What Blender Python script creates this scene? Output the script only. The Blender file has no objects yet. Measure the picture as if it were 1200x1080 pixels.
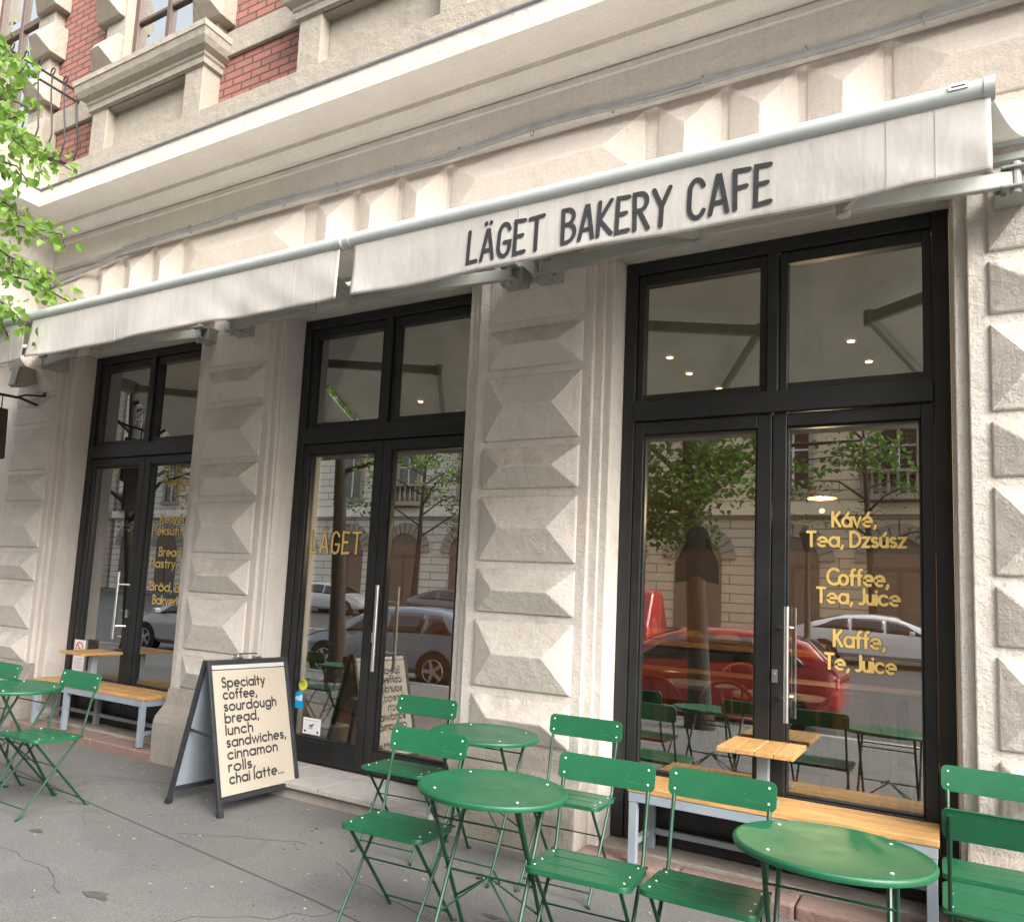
import bpy, bmesh, math, random
from mathutils import Vector, Matrix
random.seed(7)
PI = math.pi
scn = bpy.context.scene
col = scn.collection

# ------------------------------------------------------------------ camera
CAM = Vector((0.0, -4.632, 1.45))
RX = Vector((0.83998925, 0.53934497, 0.05937218))
UX = Vector((0.01327045, -0.12980857, 0.99145027))
FX = Vector((-0.54244073, 0.83201967, 0.11619516))
FPX, PPX, PPY = 942.417, 491.158, 588.450
cd = bpy.data.cameras.new('camera')
cam = bpy.data.objects.new('camera', cd)
col.objects.link(cam)
m = Matrix.Identity(4)
for i in range(3):
    m[i][0], m[i][1], m[i][2], m[i][3] = RX[i], UX[i], -FX[i], CAM[i]
cam.matrix_world = m
cd.sensor_fit = 'HORIZONTAL'
cd.sensor_width = 36
cd.lens = FPX / 1200 * 36
cd.shift_x = (600 - PPX) / 1200
cd.shift_y = (PPY - 540) / 1200
cd.clip_start = 0.05
cd.clip_end = 600
scn.camera = cam

# ------------------------------------------------------------------ world, sun, exposure
SUN_EL, SUN_AZ = math.radians(38), math.radians(118)   # azimuth clockwise from +Y
w = bpy.data.worlds.new('World')
scn.world = w
w.use_nodes = True
nt = w.node_tree
nt.nodes.clear()
sky = nt.nodes.new('ShaderNodeTexSky')
sky.sky_type = 'NISHITA'
sky.sun_disc = False
sky.sun_elevation = SUN_EL
sky.sun_rotation = SUN_AZ
sky.air_density = 1.0
sky.dust_density = 6.0
sky.ozone_density = 1.0
hs = nt.nodes.new('ShaderNodeHueSaturation')
hs.inputs['Saturation'].default_value = 0.28
bg = nt.nodes.new('ShaderNodeBackground')
bg.inputs['Strength'].default_value = 0.15
wo = nt.nodes.new('ShaderNodeOutputWorld')
nt.links.new(sky.outputs[0], hs.inputs['Color'])
nt.links.new(hs.outputs[0], bg.inputs['Color'])
nt.links.new(bg.outputs[0], wo.inputs['Surface'])
sl = bpy.data.lights.new('sun', 'SUN')
sl.energy = 0.5
sl.angle = math.radians(100)
sl.color = (1.0, 0.95, 0.88)
sun = bpy.data.objects.new('sun', sl)
col.objects.link(sun)
sd = Vector((math.sin(SUN_AZ) * math.cos(SUN_EL), math.cos(SUN_AZ) * math.cos(SUN_EL), math.sin(SUN_EL)))
sun.rotation_euler = sd.to_track_quat('Z', 'Y').to_euler()
sun.location = sd * 60
scn.view_settings.view_transform = 'Standard'
scn.view_settings.look = 'None'
scn.view_settings.gamma = 1
scn.view_settings.exposure = 2.08
scn.cycles.max_bounces = 8
scn.cycles.transparent_max_bounces = 16
scn.cycles.use_denoising = True
scn.cycles.sample_clamp_indirect = 6


# ------------------------------------------------------------------ materials
class NT:
    def __init__(s, name):
        s.m = bpy.data.materials.new(name)
        s.m.use_nodes = True
        s.t = s.m.node_tree
        s.b = s.t.nodes['Principled BSDF']
        s.out = s.t.nodes['Material Output']

    def n(s, typ, **kw):
        x = s.t.nodes.new(typ)
        for k, v in kw.items():
            if k.startswith('i_'):
                x.inputs[k[2:].replace('_', ' ')].default_value = v
            else:
                setattr(x, k, v)
        return x

    def l(s, a, b):
        s.t.links.new(a, b)

    def coord(s, scale=(1, 1, 1), kind='Object'):
        tc = s.n('ShaderNodeTexCoord')
        mp = s.n('ShaderNodeMapping')
        mp.inputs['Scale'].default_value = scale
        s.l(tc.outputs[kind], mp.inputs['Vector'])
        return mp.outputs[0]

    def noise(s, vec, scale, detail=6, rough=.6):
        x = s.n('ShaderNodeTexNoise')
        x.inputs['Scale'].default_value = scale
        x.inputs['Detail'].default_value = detail
        x.inputs['Roughness'].default_value = rough
        s.l(vec, x.inputs['Vector'])
        return x.outputs['Fac']

    def ramp(s, fac, a, b, ca=(0, 0, 0, 1), cb=(1, 1, 1, 1)):
        x = s.n('ShaderNodeValToRGB')
        x.color_ramp.elements[0].position = a
        x.color_ramp.elements[1].position = b
        x.color_ramp.elements[0].color = ca
        x.color_ramp.elements[1].color = cb
        s.l(fac, x.inputs[0])
        return x.outputs[0]

    def mix(s, fac, a, b, mode='MIX'):
        x = s.n('ShaderNodeMix', data_type='RGBA', blend_type=mode)
        for sock, v in ((x.inputs[0], fac), (x.inputs[6], a), (x.inputs[7], b)):
            if hasattr(v, 'links') or hasattr(v, 'is_linked'):
                s.l(v, sock)
            elif isinstance(v, (int, float)):
                sock.default_value = v
            else:
                sock.default_value = (*v[:3], 1)
        return x.outputs[2]

    def bump(s, h, strength=.3, dist=.01, prev=None):
        x = s.n('ShaderNodeBump')
        x.inputs['Strength'].default_value = strength
        x.inputs['Distance'].default_value = dist
        s.l(h, x.inputs['Height'])
        if prev:
            s.l(prev, x.inputs['Normal'])
        return x.outputs[0]


def mat(name, c, rough=.6, var=.12, scale=6, bump=0, bscale=120, bdist=.004, metal=0, stain=None, spec=.5,
        fine=0, rvar=0, coat=0, sheen=0):
    """surface with broad tone variation, a fine grain and an optional stain"""
    k = NT(name)
    v = k.coord()
    n1 = k.noise(v, scale)
    dark = tuple(x * (1 - var) for x in c)
    light = tuple(min(1, x * (1 + var)) for x in c)
    colr = k.mix(k.ramp(n1, .3, .7), dark, light)
    if fine:
        n2 = k.noise(v, bscale, 3)
        colr = k.mix(k.ramp(n2, .35, .65), k.mix(fine, colr, (0, 0, 0)), colr)
    if stain:
        sc, lo, hi, sa, amt = stain
        n3 = k.noise(k.coord((1, 1, .25)), sc, 8, .7)
        f = k.n('ShaderNodeMath', operation='MULTIPLY')
        k.l(k.ramp(n3, lo, hi), f.inputs[0])
        f.inputs[1].default_value = amt
        colr = k.mix(f.outputs[0], colr, sa)
    k.l(colr, k.b.inputs['Base Color'])
    k.b.inputs['Roughness'].default_value = rough
    if rvar:
        rr = k.n('ShaderNodeMapRange')
        k.l(k.noise(v, scale * 3), rr.inputs[0])
        rr.inputs[3].default_value = max(.02, rough - rvar)
        rr.inputs[4].default_value = rough + rvar
        k.l(rr.outputs[0], k.b.inputs['Roughness'])
    k.b.inputs['Metallic'].default_value = metal
    k.b.inputs['Specular IOR Level'].default_value = spec
    if coat:
        k.b.inputs['Coat Weight'].default_value = coat
        k.b.inputs['Coat Roughness'].default_value = .08
    if bump:
        k.l(k.bump(k.noise(v, bscale, 4), bump, bdist), k.b.inputs['Normal'])
    return k.m


def stucco(name, c, dust=.5, dustc=(.2, .155, .115), grime=.35, bscale=90, bump=.5):
    """old painted render: pits, streaks, dust settled on ledges"""
    k = NT(name)
    v = k.coord()
    base = k.mix(k.ramp(k.noise(v, 2.2, 8), .3, .72), tuple(x * .86 for x in c), tuple(min(1, x * 1.08) for x in c))
    base = k.mix(k.ramp(k.noise(v, 140, 4, .7), .36, .62), tuple(x * .80 for x in c), base)
    base = k.mix(k.ramp(k.noise(k.coord((40, 40, 3)), 1.0, 4), .52, .72), base, k.mix(.82, tuple(x * .5 for x in c), base))
    st = k.ramp(k.noise(k.coord((5, 5, .7)), 1.6, 9, .75), .52, .74)
    fm = k.n('ShaderNodeMath', operation='MULTIPLY')
    k.l(st, fm.inputs[0])
    fm.inputs[1].default_value = grime
    base = k.mix(fm.outputs[0], base, tuple(x * .5 for x in c))
    pit = k.ramp(k.noise(v, 38, 5, .7), .66, .74)
    fp = k.n('ShaderNodeMath', operation='MULTIPLY')
    k.l(pit, fp.inputs[0])
    fp.inputs[1].default_value = .25
    base = k.mix(fp.outputs[0], base, tuple(x * .55 for x in c))
    g = k.n('ShaderNodeNewGeometry')
    sp = k.n('ShaderNodeSeparateXYZ')
    k.l(g.outputs['True Normal'], sp.inputs[0])
    up = k.n('ShaderNodeMapRange')
    k.l(sp.outputs['Z'], up.inputs[0])
    up.inputs[1].default_value = .15
    up.inputs[2].default_value = .7
    dn = k.ramp(k.noise(v, 7, 7, .7), .3, .6)
    fd = k.n('ShaderNodeMath', operation='MULTIPLY')
    k.l(up.outputs[0], fd.inputs[0])
    k.l(dn, fd.inputs[1])
    fe = k.n('ShaderNodeMath', operation='MULTIPLY')
    k.l(fd.outputs[0], fe.inputs[0])
    fe.inputs[1].default_value = dust
    base = k.mix(fe.outputs[0], base, dustc)
    k.l(base, k.b.inputs['Base Color'])
    k.b.inputs['Roughness'].default_value = .88
    k.b.inputs['Specular IOR Level'].default_value = .25
    b1 = k.bump(k.noise(v, bscale, 5, .7), bump, .008)
    b1 = k.bump(k.noise(k.coord((60, 60, 5)), 1.0, 4, .6), bump * .5, .006, b1)
    b1 = k.bump(k.ramp(k.noise(v, 26, 6, .75), .60, .72, (1, 1, 1, 1), (0, 0, 0, 1)), .5, .008, b1)
    b2 = k.bump(k.noise(v, 9, 5, .65), .55, .03, b1)
    k.l(b2, k.b.inputs['Normal'])
    return k.m


def brick_mat(name, c1, c2, mortar, bw, rh, ms, axes='XZ', sq=1.0, bump=.6):
    k = NT(name)
    tc = k.n('ShaderNodeTexCoord')
    sp = k.n('ShaderNodeSeparateXYZ')
    k.l(tc.outputs['Object'], sp.inputs[0])
    cb = k.n('ShaderNodeCombineXYZ')
    ad = k.n('ShaderNodeMath', operation='ADD')
    k.l(sp.outputs['X'], ad.inputs[0])
    k.l(sp.outputs['Y'], ad.inputs[1])
    k.l(ad.outputs[0], cb.inputs[0])
    k.l(sp.outputs['Z'], cb.inputs[1])
    br = k.n('ShaderNodeTexBrick')
    k.l(cb.outputs[0], br.inputs['Vector'])
    br.inputs['Color1'].default_value = (*c1, 1)
    br.inputs['Color2'].default_value = (*c2, 1)
    br.inputs['Mortar'].default_value = (*mortar, 1)
    br.inputs['Scale'].default_value = 1
    br.inputs['Mortar Size'].default_value = ms
    br.inputs['Mortar Smooth'].default_value = .2
    br.inputs['Brick Width'].default_value = bw
    br.inputs['Row Height'].default_value = rh
    br.inputs['Bias'].default_value = 0
    v = k.coord()
    cc = k.mix(k.ramp(k.noise(v, 14, 6), .35, .7), br.outputs['Color'],
               k.mix(.45, br.outputs['Color'], tuple(x * .55 for x in c1)))
    k.l(cc, k.b.inputs['Base Color'])
    k.b.inputs['Roughness'].default_value = .85
    inv = k.n('ShaderNodeMath', operation='SUBTRACT')
    inv.inputs[0].default_value = 1
    k.l(br.outputs['Fac'], inv.inputs[1])
    b1 = k.bump(inv.outputs[0], bump, .015)
    k.l(k.bump(k.noise(v, 120, 4), .25, .004, b1), k.b.inputs['Normal'])
    return k.m


def wood_mat(name, c, axis=(1, 12, 12), rough=.45):
    k = NT(name)
    v = k.coord(axis)
    g = k.noise(v, 6, 8, .65)
    cc = k.mix(k.ramp(g, .3, .7), tuple(x * .62 for x in c), tuple(min(1, x * 1.2) for x in c))
    kn = k.ramp(k.noise(k.coord((2, 6, 6)), 3, 3), .68, .76)
    cc = k.mix(kn, cc, tuple(x * .35 for x in c))
    k.l(cc, k.b.inputs['Base Color'])
    k.b.inputs['Roughness'].default_value = rough
    k.l(k.bump(g, .15, .003), k.b.inputs['Normal'])
    return k.m


def glass_mat(name, refl=.16, tint=(.86, .9, .88), wave=.0):
    k = NT(name)
    k.t.nodes.remove(k.b)
    fr = k.n('ShaderNodeFresnel')
    fr.inputs['IOR'].default_value = 1.5
    ad = k.n('ShaderNodeMath', operation='ADD', use_clamp=True)
    k.l(fr.outputs[0], ad.inputs[0])
    ad.inputs[1].default_value = refl
    tr = k.n('ShaderNodeBsdfTransparent')
    tr.inputs[0].default_value = (*tint, 1)
    gl = k.n('ShaderNodeBsdfGlossy')
    gl.inputs['Roughness'].default_value = 0
    gl.inputs['Color'].default_value = (.95, .97, .96, 1)
    if wave:
        k.l(k.bump(k.noise(k.coord(), 1.1, 2), wave, .01), gl.inputs['Normal'])
    mx = k.n('ShaderNodeMixShader')
    k.l(ad.outputs[0], mx.inputs[0])
    k.l(tr.outputs[0], mx.inputs[1])
    k.l(gl.outputs[0], mx.inputs[2])
    k.l(mx.outputs[0], k.out.inputs['Surface'])
    return k.m


def emit_mat(name, c, s):
    k = NT(name)
    k.b.inputs['Base Color'].default_value = (*c, 1)
    k.b.inputs['Emission Color'].default_value = (*c, 1)
    k.b.inputs['Emission Strength'].default_value = s
    return k.m


def fabric_mat(name, c, transl=.3, crease=.4):
    k = NT(name)
    v = k.coord()
    b = k.mix(k.ramp(k.noise(k.coord((14, 14, .8)), 4, 6), .3, .7), tuple(x * .9 for x in c), c)
    b = k.mix(k.ramp(k.noise(v, 3, 7), .42, .75), b, tuple(x * .82 for x in c))
    b = k.mix(k.ramp(k.noise(k.coord((9, 9, .6)), 1.2, 7, .7), .56, .72), b, tuple(x * .80 for x in (c[0], c[1] * .98, c[2] * .94)))
    k.l(b, k.b.inputs['Base Color'])
    k.b.inputs['Roughness'].default_value = .8
    k.b.inputs['Specular IOR Level'].default_value = .2
    bp = k.bump(k.noise(k.coord((1, 1, .35)), 5, 4), crease, .02)
    bp = k.bump(k.noise(k.coord((1, 1, 1)), 700, 2), .15, .002, bp)
    k.l(bp, k.b.inputs['Normal'])
    if transl:
        tl = k.n('ShaderNodeBsdfTranslucent')
        k.l(b, tl.inputs[0])
        mx = k.n('ShaderNodeMixShader')
        mx.inputs[0].default_value = transl
        k.l(k.b.outputs[0], mx.inputs[1])
        k.l(tl.outputs[0], mx.inputs[2])
        k.l(mx.outputs[0], k.out.inputs['Surface'])
    return k.m


def leaf_mat(name, c1, c2):
    k = NT(name)
    oi = k.n('ShaderNodeNewGeometry')
    cc = k.mix(oi.outputs['Random Per Island'], c1, c2)
    k.l(cc, k.b.inputs['Base Color'])
    k.b.inputs['Roughness'].default_value = .5
    tl = k.n('ShaderNodeBsdfTranslucent')
    k.l(k.mix(.5, cc, tuple(min(1, x * 2.0) for x in c2)), tl.inputs[0])
    mx = k.n('ShaderNodeMixShader')
    mx.inputs[0].default_value = .4
    k.l(k.b.outputs[0], mx.inputs[1])
    k.l(tl.outputs[0], mx.inputs[2])
    k.l(mx.outputs[0], k.out.inputs['Surface'])
    return k.m


def asphalt_mat(name, c):
    k = NT(name)
    v = k.coord()
    b = k.mix(k.ramp(k.noise(v, 1.1, 8, .65), .3, .72), tuple(x * .8 for x in c), tuple(x * 1.18 for x in c))
    b = k.mix(k.ramp(k.noise(v, 150, 4, .75), .40, .60), tuple(x * .55 for x in c), b)
    b = k.mix(k.ramp(k.noise(v, 22, 5, .7), .55, .75), b, k.mix(.75, tuple(x * .5 for x in c), b))
    sp = k.ramp(k.noise(v, 95, 3, .6), .67, .71)
    fs = k.n('ShaderNodeMath', operation='MULTIPLY')
    k.l(sp, fs.inputs[0])
    fs.inputs[1].default_value = .5
    b = k.mix(fs.outputs[0], b, (.42, .41, .39))
    pt = k.ramp(k.noise(v, .55, 3, .4), .50, .515)
    b = k.mix(pt, b, k.mix(.88, (0, 0, 0), b))
    dk = k.ramp(k.noise(v, 4.0, 6, .68), .60, .70)
    fk = k.n('ShaderNodeMath', operation='MULTIPLY')
    k.l(dk, fk.inputs[0])
    fk.inputs[1].default_value = .5
    b = k.mix(fk.outputs[0], b, tuple(x * .5 for x in c))
    vo = k.n('ShaderNodeTexVoronoi', feature='DISTANCE_TO_EDGE')
    vo.inputs['Scale'].default_value = .28
    wv = k.n('ShaderNodeVectorMath', operation='ADD')
    nz = k.n('ShaderNodeTexNoise')
    nz.inputs['Scale'].default_value = 2.5
    k.l(v, nz.inputs['Vector'])
    sc = k.n('ShaderNodeVectorMath', operation='SCALE')
    sc.inputs['Scale'].default_value = .45
    k.l(nz.outputs['Color'], sc.inputs[0])
    k.l(v, wv.inputs[0])
    k.l(sc.outputs[0], wv.inputs[1])
    k.l(wv.outputs[0], vo.inputs['Vector'])
    cr = k.ramp(vo.outputs['Distance'], .0, .0025, (1, 1, 1, 1), (0, 0, 0, 1))
    fc = k.n('ShaderNodeMath', operation='MULTIPLY')
    k.l(cr, fc.inputs[0])
    fc.inputs[1].default_value = .22
    b = k.mix(fc.outputs[0], b, tuple(x * .3 for x in c))
    k.l(b, k.b.inputs['Base Color'])
    k.b.inputs['Roughness'].default_value = .82
    k.l(k.bump(k.noise(v, 130, 5, .75), .8, .01), k.b.inputs['Normal'])
    return k.m


M = {}
M['stone'] = stucco('painted_render', (.64, .585, .525), dust=.6)
M['reveal'] = stucco('reveal_render', (.62, .57, .515), dust=.2, grime=.3)
M['frieze'] = stucco('frieze_render', (.65, .575, .505), dust=.25, grime=.2)
M['cornice'] = stucco('cornice_render', (.57, .525, .475), dust=.15, grime=.15, bscale=60, bump=.3)
M['limestone'] = stucco('limestone', (.36, .32, .265), dust=.3, grime=.5)
M['plinth'] = stucco('plinth_stone', (.34, .305, .265), dust=.25, grime=.5, bump=.8)
M['brick'] = brick_mat('red_brick', (.34, .135, .105), (.25, .115, .095), (.07, .055, .048), .225, .072, .010)
M['lead'] = mat('lead_flashing', (.16, .165, .17), .45, .2, 8, metal=.6)
M['black'] = mat('black_frame_paint', (.012, .0125, .013), .42, .3, 5, bump=.05, bscale=40, spec=.5, rvar=.1)
M['glass'] = glass_mat('shop_glass', .29, (.70, .72, .69), .02)
M['glass2'] = glass_mat('upper_glass', .5, (.35, .45, .5), .05)
def enamel(name, c):
    """sprayed steel: faint dust, fine scratches, chips down to primer"""
    k = NT(name)
    v = k.coord()
    b = k.mix(k.ramp(k.noise(v, 6, 6), .3, .7), tuple(x * .86 for x in c), tuple(x * 1.12 for x in c))
    b = k.mix(k.ramp(k.noise(v, 3.5, 9, .8), .5, .85), b, k.mix(.86, (.10, .14, .11), b))
    sc = k.ramp(k.noise(k.coord((3, 90, 90)), 1.6, 3), .70, .73)
    f1 = k.n('ShaderNodeMath', operation='MULTIPLY')
    k.l(sc, f1.inputs[0])
    f1.inputs[1].default_value = .35
    b = k.mix(f1.outputs[0], b, (.16, .30, .22))
    ch = k.ramp(k.noise(v, 48, 4, .6), .725, .74)
    b = k.mix(ch, b, (.30, .34, .30))
    k.l(b, k.b.inputs['Base Color'])
    rr = k.n('ShaderNodeMapRange')
    k.l(k.noise(v, 9, 7, .7), rr.inputs[0])
    rr.inputs[3].default_value = .26
    rr.inputs[4].default_value = .56
    k.l(rr.outputs[0], k.b.inputs['Roughness'])
    k.l(k.bump(k.noise(v, 12, 4), .08, .006), k.b.inputs['Normal'])
    return k.m


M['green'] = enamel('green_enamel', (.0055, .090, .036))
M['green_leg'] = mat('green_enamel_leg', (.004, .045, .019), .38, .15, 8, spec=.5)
M['rivet'] = mat('pale_rivet', (.62, .72, .64), .3, .1)
M['wood'] = wood_mat('pine_boards', (.50, .285, .105))
M['woody'] = wood_mat('pine_boards_across', (.50, .285, .105), (12, 1, 12))
M['steelgrey'] = mat('grey_blue_steel', (.235, .275, .31), .5, .1, 6, bump=.08, bscale=60)
M['steel'] = mat('brushed_steel', (.62, .61, .58), .3, .08, 20, metal=1)
M['alu'] = mat('awning_aluminium', (.42, .445, .43), .38, .06, 4, rvar=.06, stain=(3, .5, .75, (.3, .3, .28), .3))
M['alud'] = mat('arm_aluminium', (.30, .315, .29), .45, .1, 4, stain=(4, .45, .7, (.2, .19, .17), .4))
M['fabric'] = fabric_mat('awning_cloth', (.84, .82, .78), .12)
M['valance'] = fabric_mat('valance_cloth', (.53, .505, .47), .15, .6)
M['ink'] = mat('dark_print', (.018, .018, .021), .8, .1)
M['gold'] = mat('gold_lettering', (.72, .50, .16), .45, .12, 12, metal=.1)
M['goldedge'] = mat('dark_gold_edge', (.10, .065, .02), .6, .1)
M['cream'] = mat('cream_board', (.37, .325, .26), .55, .03, 2)
M['charcoal'] = mat('charcoal_frame', (.022, .025, .03), .5, .2, 8)
M['pink'] = stucco('pink_granite', (.25, .165, .135), dust=.3, dustc=(.22, .19, .165), grime=.5)
M['slab'] = stucco('pale_marble', (.42, .40, .38), dust=.25, dustc=(.3, .27, .25), grime=.5, bump=.25)
M['pave'] = asphalt_mat('pavement_asphalt', (.19, .186, .178))
M['road'] = asphalt_mat('road_asphalt', (.09, .09, .09))
M['white'] = mat('white_paint', (.72, .72, .70), .5, .05)
M['iron'] = mat('wrought_iron', (.028, .022, .022), .55, .3, 12)
M['cable'] = mat('grey_cable', (.23, .225, .22), .6, .15, 12)
M['leaf'] = leaf_mat('linden_leaf', (.045, .12, .012), (.19, .31, .05))
M['leafd'] = leaf_mat('linden_leaf_shaded', (.022, .06, .008), (.055, .125, .016))  # green darkened to put the mirrored trees' shade into the colour
M['leafo'] = leaf_mat('budding_leaf', (.20, .11, .03), (.26, .20, .05))
M['bark'] = mat('bark', (.028, .022, .018), .9, .3, 9, bump=.8, bscale=30, bdist=.02)  # brown darkened so the trunks carry their shade in the colour
M['tyre'] = mat('tyre', (.015, .015, .015), .8)
M['rim'] = mat('rim', (.42, .42, .43), .3, metal=.9)
M['carglass'] = mat('car_glass', (.012, .014, .016), .04, 0, spec=.9)
M['winframe'] = mat('brown_window_frame', (.10, .065, .05), .5)
M['winwhite'] = mat('white_window_frame', (.55, .54, .52), .5)
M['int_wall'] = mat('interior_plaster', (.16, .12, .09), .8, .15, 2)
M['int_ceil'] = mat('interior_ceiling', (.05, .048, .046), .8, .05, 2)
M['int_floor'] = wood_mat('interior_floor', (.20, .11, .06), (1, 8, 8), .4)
M['intwood'] = wood_mat('interior_wood', (.40, .20, .075), (1, 10, 10))
M['red'] = mat('red_upholstery', (.28, .012, .016), .6)
M['bread'] = mat('bread_crust', (.34, .16, .05), .7, .3, 20, bump=.3, bscale=60)
M['warm'] = emit_mat('warm_lamp', (1.0, .62, .28), 7)
M['glow'] = emit_mat('pendant_bulb', (1.0, .55, .18), 1.6)
M['paper'] = mat('white_paper', (.72, .72, .72), .5, .02)
M['yel'] = mat('yellow_sticker', (.62, .62, .07), .5)
M['blue'] = mat('blue_sticker', (.0, .30, .62), .45)
M['redp'] = mat('red_print', (.55, .03, .04), .5)
M['greyp'] = mat('grey_print', (.35, .35, .37), .5)
M['neon'] = emit_mat('green_neon', (.45, .85, .05), .7)


# ------------------------------------------------------------------ mesh helpers
class MB:
    def __init__(s):
        s.v, s.f, s.mi = [], [], []
        s.cur = 0

    def add(s, vs, fs):
        o = len(s.v)
        s.v += [tuple(p) for p in vs]
        for f in fs:
            s.f.append(tuple(o + i for i in f))
            s.mi.append(s.cur)
        return s

    def box(s, x0, x1, y0, y1, z0, z1):
        return s.add([(x0, y0, z0), (x1, y0, z0), (x1, y1, z0), (x0, y1, z0), (x0, y0, z1), (x1, y0, z1), (x1, y1, z1), (x0, y1, z1)],
                     [(0, 3, 2, 1), (4, 5, 6, 7), (0, 1, 5, 4), (1, 2, 6, 5), (2, 3, 7, 6), (3, 0, 4, 7)])

    def tube(s, pts, r, seg=8, cap=True):
        """round bar through points; r is one radius or one per point"""
        P = [Vector(p) for p in pts]
        n = len(P)
        R = r if isinstance(r, (list, tuple)) else [r] * n
        T = []
        for i in range(n):
            a = P[i] - P[i - 1] if i else P[1] - P[0]
            b = P[i + 1] - P[i] if i < n - 1 else a
            t = a.normalized() + b.normalized()
            T.append(t.normalized() if t.length > 1e-6 else b.normalized())
        u = T[0].orthogonal().normalized()
        vs, fs = [], []
        for i in range(n):
            u = (u - T[i] * u.dot(T[i])).normalized()
            vv = T[i].cross(u)
            for k in range(seg):
                a = 2 * PI * k / seg
                vs.append(P[i] + (u * math.cos(a) + vv * math.sin(a)) * R[i])
        for i in range(n - 1):
            for k in range(seg):
                k2 = (k + 1) % seg
                fs.append((i * seg + k, i * seg + k2, (i + 1) * seg + k2, (i + 1) * seg + k))
        if cap:
            fs.append(tuple(range(seg))[::-1])
            fs.append(tuple((n - 1) * seg + k for k in range(seg)))
        return s.add(vs, fs)

    def bar(s, a, b, w, t, side):
        """flat bar a-b; w along side, t across"""
        a, b = Vector(a), Vector(b)
        d = (b - a).normalized()
        sd_ = Vector(side)
        sd_ = (sd_ - d * sd_.dot(d)).normalized()
        nn = d.cross(sd_)
        vs = []
        for p in (a, b):
            for i, j in ((-1, -1), (1, -1), (1, 1), (-1, 1)):
                vs.append(p + sd_ * (i * w / 2) + nn * (j * t / 2))
        return s.add(vs, [(3, 2, 1, 0), (4, 5, 6, 7), (0, 1, 5, 4), (1, 2, 6, 5), (2, 3, 7, 6), (3, 0, 4, 7)])

    def prism(s, prof, a, b, axis=0):
        """closed profile swept along an axis. axis 0: profile (y,z); 1: (x,z); 2: (x,y)"""
        n = len(prof)
        vs = []
        for c in (a, b):
            for p, q in prof:
                vs.append((c, p, q) if axis == 0 else ((p, c, q) if axis == 1 else (p, q, c)))
        fs = [(i, (i + 1) % n, n + (i + 1) % n, n + i) for i in range(n)]
        fs += [tuple(range(n))[::-1], tuple(range(n, 2 * n))]
        return s.add(vs, fs)

    def lathe(s, prof, c=(0, 0, 0), seg=32, M4=None):
        vs, fs = [], []
        n = len(prof)
        for r, z in prof:
            for k in range(seg):
                a = 2 * PI * k / seg
                vs.append((c[0] + r * math.cos(a), c[1] + r * math.sin(a), c[2] + z))
        for i in range(n - 1):
            for k in range(seg):
                k2 = (k + 1) % seg
                fs.append((i * seg + k, i * seg + k2, (i + 1) * seg + k2, (i + 1) * seg + k))
        fs.append(tuple(range(seg))[::-1])
        fs.append(tuple((n - 1) * seg + k for k in range(seg)))
        if M4:
            vs = [M4 @ Vector(p) for p in vs]
        return s.add(vs, fs)

    def hip(s, x0, x1, z0, z1, yb, ya, ins, edge=.014, vertical=False, top=None):
        """diamond-pointed stone block standing proud of a wall that faces -Y"""
        ye = yb - edge
        e = .004
        zc, xc = (z0 + z1) / 2, (x0 + x1) / 2
        if vertical:
            r1, r2 = (xc, ya, z0 + ins), (xc, ya, z1 - ins)
        else:
            r1, r2 = (x0 + ins, ya, zc), (x1 - ins, ya, zc)
        vs = [(x0, yb + e, z0), (x1, yb + e, z0), (x1, yb + e, z1), (x0, yb + e, z1),
              (x0 + e, ye, z0 + e), (x1 - e, ye, z0 + e), (x1 - e, ye, z1 - e), (x0 + e, ye, z1 - e), r1, r2]
        fs = [(0, 1, 5, 4), (1, 2, 6, 5), (2, 3, 7, 6), (3, 0, 4, 7)]
        if vertical:
            fs += [(4, 5, 8), (6, 7, 9), (5, 6, 9, 8), (7, 4, 8, 9)]
        else:
            fs += [(4, 5, 9, 8), (5, 6, 9), (6, 7, 8, 9), (7, 4, 8)]
        return s.add(vs, fs)

    def build(s, name, ma, parent=None, bevel=0, smooth=False, seg=2, loc=None):
        me = bpy.data.meshes.new(name)
        me.from_pydata(s.v, [], s.f)
        for x in (ma if isinstance(ma, (list, tuple)) else [ma]):
            me.materials.append(x)
        for i, p in enumerate(me.polygons):
            p.material_index = s.mi[i]
            p.use_smooth = smooth
        bm = bmesh.new()
        bm.from_mesh(me)
        bmesh.ops.recalc_face_normals(bm, faces=bm.faces)
        bm.to_mesh(me)
        bm.free()
        if smooth:
            me.set_sharp_from_angle(angle=math.radians(40))
        o = bpy.data.objects.new(name, me)
        col.objects.link(o)
        if parent:
            o.parent = parent
        if loc:
            o.location = loc
        if bevel:
            b = o.modifiers.new('bevel', 'BEVEL')
            b.width = bevel
            b.segments = seg
            b.limit_method = 'ANGLE'
            b.angle_limit = math.radians(35)
        return o


def thing(name, label, cat, loc=(0, 0, 0), rz=0, group=None):
    o = bpy.data.objects.new(name, None)
    o.empty_display_size = .1
    col.objects.link(o)
    o.location = loc
    o.rotation_euler = (0, 0, rz)
    o['label'] = label
    o['category'] = cat
    if group:
        o['group'] = group
    return o


def tag(o, label, cat, group=None):
    o['label'] = label
    o['category'] = cat
    if group:
        o['group'] = group
    return o


def struct(o):
    o['kind'] = 'structure'
    return o


def copy_tree(o, parent=None):
    c = o.copy()
    col.objects.link(c)
    if parent:
        c.parent = parent
    for ch in list(o.children):
        copy_tree(ch, c)
    return c


def gz(y):
    return -.018 * (-y - 1.5) if y < 0 else .027    # the pavement falls gently to the kerb


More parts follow.
